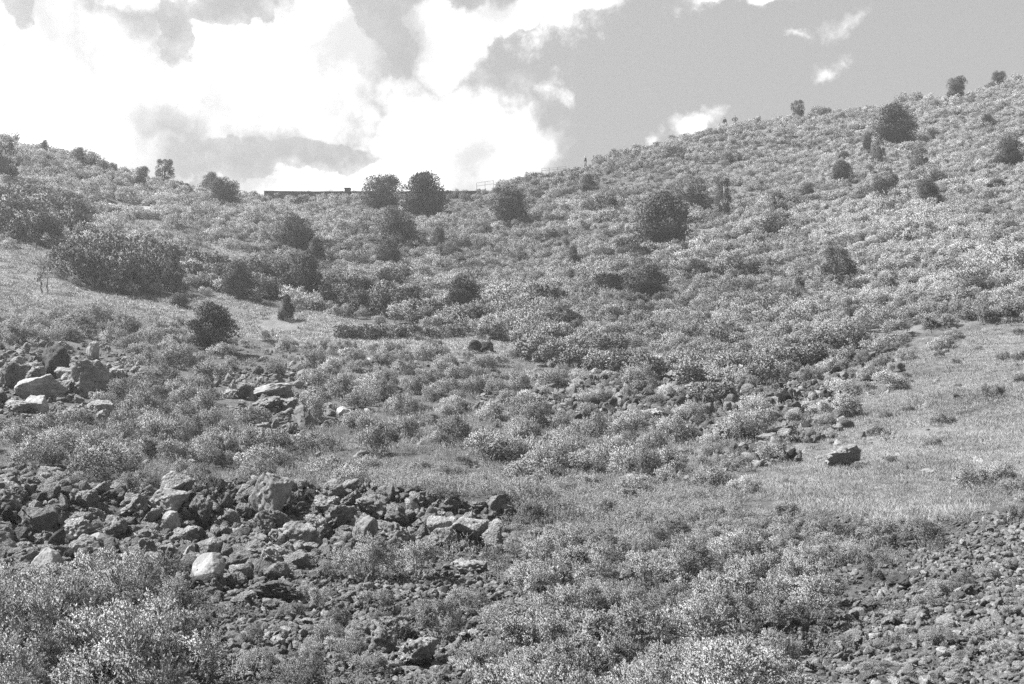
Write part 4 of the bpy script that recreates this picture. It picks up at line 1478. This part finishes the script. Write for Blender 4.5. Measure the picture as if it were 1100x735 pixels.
# ------------------------------------------------------------------ built things on the rim and the trail
def box_bm(bm, x0, x1, y0, y1, z0, z1):
    vs = [bm.verts.new(c) for c in ((x0, y0, z0), (x1, y0, z0), (x1, y1, z0), (x0, y1, z0), (x0, y0, z1), (x1, y0, z1), (x1, y1, z1), (x0, y1, z1))]
    for f in ((0, 3, 2, 1), (4, 5, 6, 7), (0, 1, 5, 4), (1, 2, 6, 5), (2, 3, 7, 6), (3, 0, 4, 7)):
        bm.faces.new([vs[i] for i in f])


def bm_obj(name, bm, mat, parent=None, bevel=0.0):
    if bevel:
        bmesh.ops.bevel(bm, geom=list(bm.edges), offset=bevel, segments=2, affect='EDGES')
    me = bpy.data.meshes.new(name)
    bm.to_mesh(me); bm.free()
    me.materials.append(M[mat])
    return add(name, me, parent)


def stone_run(name, pts, thick, hgt, mat, parent=None, seed=1):
    """a dry-laid run of stones: many blocks side by side and in courses, one mesh"""
    g = random.Random(seed)
    bm = bmesh.new()
    for (x0, y0, z0), (x1, y1, z1) in zip(pts[:-1], pts[1:]):
        ln = math.hypot(x1 - x0, y1 - y0)
        ang = math.atan2(y1 - y0, x1 - x0)
        z = 0.0
        while z < hgt - 0.02:
            ch = min(g.uniform(0.22, 0.34), hgt - z)
            s = 0.0
            while s < ln - 0.02:
                w = min(g.uniform(0.35, 0.8), ln - s)
                b2 = bmesh.new()
                box_bm(b2, s + 0.006, s + w - 0.006, -thick / 2 + g.uniform(-.03, .03), thick / 2 + g.uniform(-.03, .03), z + 0.004, z + ch - 0.004)
                t = (s + w / 2) / ln
                bmesh.ops.transform(b2, matrix=Matrix.Translation((x0, y0, z0 + (z1 - z0) * t)) @ Matrix.Rotation(ang, 4, 'Z'), verts=b2.verts)
                tmp = bpy.data.meshes.new('t'); b2.to_mesh(tmp); b2.free()
                bm.from_mesh(tmp); bpy.data.meshes.remove(tmp)
                s += w
            z += ch
    return bm_obj(name, bm, mat, parent)


def rail(name, pts, hgt, label, cat='railing'):
    """posts and two rails through the given foot points"""
    x, y, z = pts[0]
    r = empty(name, (x, y, z))
    tag(r, label, cat)
    rel = [(a - x, b - y, c - z) for a, b, c in pts]
    for q in rel:
        V, Fc = tubes([(np.array([(q[0], q[1], q[2] - 0.2), (q[0], q[1], q[2] + hgt)]), [0.025, 0.025])], 8)
        add('post', np_mesh('post', V, Fc, 'metal', True), r)
    for k in (0.55, 0.97):
        V, Fc = tubes([(np.array([(q[0], q[1], q[2] + hgt * k) for q in rel]), [0.018] * len(rel))], 6)
        add('handrail', np_mesh('handrail', V, Fc, 'metal', True), r)
    return r


def rim_things():
    def P(px, py, Y):
        return ((px - CX) / F * Y, Y, (HY - py) / F * Y)
    top = P(290, 205.3, 150.5)[2]
    wl = []
    for px, top_py in ((284, 205.6), (330, 206.2), (400, 206.0), (460, 206.2), (512, 205.6)):
        x, y, z = P(px, top_py, 150.8)
        wl.append((x, y, z - 1.35))
    w = empty('rim_wall', wl[0]); tag(w, 'long low dark stone wall along the rim against the sky', 'wall')
    rel = [tuple(a - b for a, b in zip(q, wl[0])) for q in wl]
    stone_run('masonry', rel, 0.45, 1.27, 'wall', w, 3)
    bm = bmesh.new()
    for a, b in zip(rel[:-1], rel[1:]):
        ang = math.atan2(b[1] - a[1], b[0] - a[0])
        ln = math.hypot(b[0] - a[0], b[1] - a[1])
        b2 = bmesh.new(); box_bm(b2, 0.003, ln - 0.003, -0.28, 0.28, 1.275, 1.36)
        sl = (b[2] - a[2]) / ln
        for v in b2.verts:
            v.co.z += sl * v.co.x
        bmesh.ops.transform(b2, matrix=Matrix.Translation(a) @ Matrix.Rotation(ang, 4, 'Z'), verts=b2.verts)
        tmp = bpy.data.meshes.new('t'); b2.to_mesh(tmp); b2.free(); bm.from_mesh(tmp); bpy.data.meshes.remove(tmp)
    bm_obj('coping', bm, 'wall', w)
    # pier on the wall
    x, y, z = P(373.5, 206.0, 150.8)
    p = empty('stone_pier', (x, y, z - 0.1)); tag(p, 'square stone pier rising from the middle of the rim wall', 'pier')
    bm = bmesh.new(); box_bm(bm, -0.36, 0.36, -0.34, 0.34, 0, 0.42); bm_obj('shaft', bm, 'wall', p, 0.03)
    bm = bmesh.new(); box_bm(bm, -0.42, 0.42, -0.40, 0.40, 0.424, 0.54); bm_obj('cap', bm, 'wall', p, 0.02)
    # look-out railing at the wall's right end
    x0, y0, z0 = P(512, 204.5, 151.5)
    x1, y1, z1 = P(530, 202, 152.5)
    rail('lookout_railing', [(x0, y0, z0), ((x0 + x1) / 2, (y0 + y1) / 2, (z0 + z1) / 2), (x1, y1, z1)], 0.95, 'thin railing at the right end of the rim wall')
    pts = [P(px, py, Y) for px, py, Y in ((582, 186, 154), (590, 185.5, 154.2), (599, 185, 154.5), (608, 183.5, 154.8))]
    rail('trail_railing', pts, 0.6, 'thin trail railing on the skyline left of the lone hiker')
    pts = []
    for px, py in ((583, 193), (596, 190), (610, 187), (624, 184)):
        q = at(px, py + 1); pts.append((q.x, q.y - 0.3, q.z - 0.25))
    o = stone_run('trail_wall', pts, 0.4, 0.7, 'wall', None, 9)
    tag(o, 'short dark stone wall under the rim trail near the lone hiker', 'wall')
    pts = []
    for px, py in ((96, 226), (120, 228), (145, 231), (170, 233), (190, 235)):
        q = at(px, py); pts.append((q.x, q.y, q.z - 0.1))
    o = stone_run('trail_wall', pts, 0.45, 0.5, 'wall', None, 13)
    tag(o, 'low dark stone wall below the pale trail on the left slope', 'wall')
    # the pale trail above it
    V, Fc = [], []
    line = [(96, 221), (108, 219.5), (122, 220.5), (140, 223), (160, 225.5), (182, 229)]
    for k, (px, py) in enumerate(line):
        q = at(px, py)
        for j, dy in enumerate(np.linspace(-1.3, 1.3, 7)):
            V.append((q.x, q.y + dy + 0.5, ground(q.x, q.y + dy + 0.5) + 0.05))
    for k in range(len(line) - 1):
        for j in range(6):
            a = k * 7 + j
            Fc.append((a, a + 7, a + 8, a + 1))
    tag(add('path', np_mesh('path', np.array(V), np.array(Fc), 'path', True)), kind='structure')


rim_things()


def dead_tree():
    p = at(46, 316)
    t = empty('dead_tree', (p.x, p.y, p.z - 0.05)); tag(t, 'small half-dead tree with bare twigs at the left meadow edge', 'tree')
    g = np.random.default_rng(3)
    tr = [limb(g, (0, 0, 0), (-0.25, 0.1, 1.0), 0.075, 0.05, 5), limb(g, (-0.25, 0.1, 1.0), (0.1, 0.2, 2.1), 0.05, 0.02, 5), limb(g, (0.28, 0, 0), (0.30, 0.1, 1.1), 0.06, 0.025, 5)]
    br, tips = [], []
    for k in range(22):
        a = np.array([g.normal() * 0.12 - 0.1, g.normal() * 0.1, 0.7 + 1.3 * g.random()])
        b = a + np.array([g.normal() * 0.42, g.normal() * 0.35, 0.1 + 0.3 * g.random()])
        br.append(limb(g, a, b, 0.022, 0.009, 4)); tips.append(b)
    V, Fc = tubes(tr, 6); add('trunk', np_mesh('dead_trunk', V, Fc, 'bark', True), t)
    V, Fc = tubes(br, 4); add('branch', np_mesh('dead_branch', V, Fc, 'bark', True), t)
    tips = np.array(tips)
    q = np.repeat(tips, 30, 0) + g.normal(size=(len(tips) * 30, 3)) * 0.12
    V, Fc = leaf_faces(q, unit(g.normal(size=q.shape)), 0.09, 0.05, g)
    f = add('foliage', np_mesh('dead_foliage', V, Fc, 'oak'), t)
    store_normals(f.data, unit(q - np.repeat(tips, 30, 0) + np.array([0, 0, 0.05])))


dead_tree()


# ------------------------------------------------------------------ hikers
def person(loc, rz, pose, label, shirt, trousers):
    """one continuous skinned body: hips, spine, head, arms with hands, legs with feet; hair, shirt and trousers are its children"""
    step, arm = pose
    J = {
        'pelvis': ((0, 0, 0.95), .155), 'waist': ((0, 0, 1.10), .14), 'chest': ((0, 0, 1.32), .165), 'neck': ((0, 0.01, 1.50), .06), 'head': ((0, 0.03, 1.62), .095), 'crown': ((0, 0.02, 1.72), .08), 'nose': ((0, 0.125, 1.61), .018),
    }
    E = [('pelvis', 'waist'), ('waist', 'chest'), ('chest', 'neck'), ('neck', 'head'), ('head', 'crown'), ('head', 'nose')]
    for s, n in ((-1, 'l'), (1, 'r')):
        f = step * s
        J['hip' + n] = ((0.10 * s, 0, 0.90), .10)
        J['knee' + n] = ((0.11 * s, 0.10 * f + 0.03, 0.50), .065)
        J['ankle' + n] = ((0.12 * s, 0.22 * f - 0.02, 0.10), .045)
        J['toe' + n] = ((0.14 * s, 0.22 * f + 0.16, 0.035), .04)
        E += [('pelvis', 'hip' + n), ('hip' + n, 'knee' + n), ('knee' + n, 'ankle' + n), ('ankle' + n, 'toe' + n)]
        J['sho' + n] = ((0.19 * s, 0, 1.42), .06)
        if arm == 'akimbo':
            J['elb' + n] = ((0.42 * s, -0.06, 1.18), .045); J['wri' + n] = ((0.22 * s, 0.08, 1.02), .032); J['hand' + n] = ((0.17 * s, 0.12, 1.00), .035)
        else:
            J['elb' + n] = ((0.26 * s, -0.06 * f - 0.02, 1.16), .045); J['wri' + n] = ((0.28 * s, -0.14 * f + 0.08, 0.94), .032); J['hand' + n] = ((0.28 * s, -0.16 * f + 0.11, 0.85), .035)
        E += [('chest', 'sho' + n), ('sho' + n, 'elb' + n), ('elb' + n, 'wri' + n), ('wri' + n, 'hand' + n)]
    names = list(J)
    me = bpy.data.meshes.new('person')
    me.from_pydata([J[n][0] for n in names], [(names.index(a), names.index(b)) for a, b in E], [])
    o = add('person', me)
    sk = o.modifiers.new('skin', 'SKIN')
    for i, n in enumerate(names):
        r = J[n][1]
        me.skin_vertices[0].data[i].radius = (r, r)
        me.skin_vertices[0].data[i].use_root = n == 'pelvis'
    ss = o.modifiers.new('sub', 'SUBSURF'); ss.levels = 2; ss.render_levels = 2
    dg = bpy.context.evaluated_depsgraph_get()
    ev = bpy.data.meshes.new_from_object(o.evaluated_get(dg))
    o.modifiers.clear()
    o.data = ev
    ev.materials.clear(); ev.materials.append(plain_mat('skin', 0.4, 0.6))
    V = np.array([v.co[:] for v in ev.vertices]); Nn = np.array([v.normal[:] for v in ev.vertices])
    polys = [list(p.vertices) for p in ev.polygons]

    def cloth(name, lo, hi, off, alb, xmax=9.0, ymax=9.0):
        keep = [p for p in polys if all(lo <= V[i][2] <= hi and abs(V[i][0]) < xmax and V[i][1] < ymax for i in p)]
        used = sorted({i for p in keep for i in p}); ix = {i: k for k, i in enumerate(used)}
        m2 = bpy.data.meshes.new(name)
        m2.from_pydata([tuple(V[i] + Nn[i] * off) for i in used], [], [[ix[i] for i in p] for p in keep])
        m2.materials.append(plain_mat(name + ' cloth', alb, 0.9))
        c = add(name, m2, o)
        sd_ = c.modifiers.new('thick', 'SOLIDIFY'); sd_.thickness = 0.008
    cloth('trousers', 0.09, 1.02, 0.012, trousers, 0.17 if arm != 'akimbo' else 0.16)
    cloth('shirt', 0.98, 1.50, 0.018, shirt)
    cloth('hair', 1.60, 1.9, 0.02, 0.03, ymax=0.07)
    o.location = loc
    o.rotation_euler = (0, 0, rz)
    return tag(o, label, 'person')


def hikers():
    for px, base, rz, pose, label, sh, tr in (
        (778.5, 136.5, 0.3, (0.1, 'down'), 'dark-clothed hiker standing left of another on the right rim', 0.05, 0.05),
        (789.5, 135.0, -0.4, (0.0, 'akimbo'), 'hiker with elbows out standing right of the other on the rim', 0.05, 0.25),
        (629.0, 182.0, 1.4, (1.0, 'down'), 'lone hiker in dark clothes walking the rim trail', 0.04, 0.05)):
        Y = float(smooth_interp(np.array([px]), RPX, RY)[0])
        Y += 0.8
        x = (px - CX) / F * Y
        person((x, Y, ground(x, Y)), rz, pose, label, sh, tr)


hikers()


# ------------------------------------------------------------------ the air
def haze():
    bm = bmesh.new()
    box_bm(bm, -150, 150, -8, 185, -40, 64)
    m, nt = new_mat('thin haze')
    out = nt.nodes.new('ShaderNodeOutputMaterial')
    pv = nt.nodes.new('ShaderNodeVolumePrincipled')
    pv.inputs['Color'].default_value = (0.95, 0.95, 0.95, 1)
    pv.inputs['Density'].default_value = 0.0008
    pv.inputs['Anisotropy'].default_value = 0.5
    nt.links.new(pv.outputs[0], out.inputs['Volume'])
    M['haze'] = m
    tag(bm_obj('haze', bm, 'haze'), 'thin bright haze over the whole crater', 'haze', None, 'stuff')


haze()
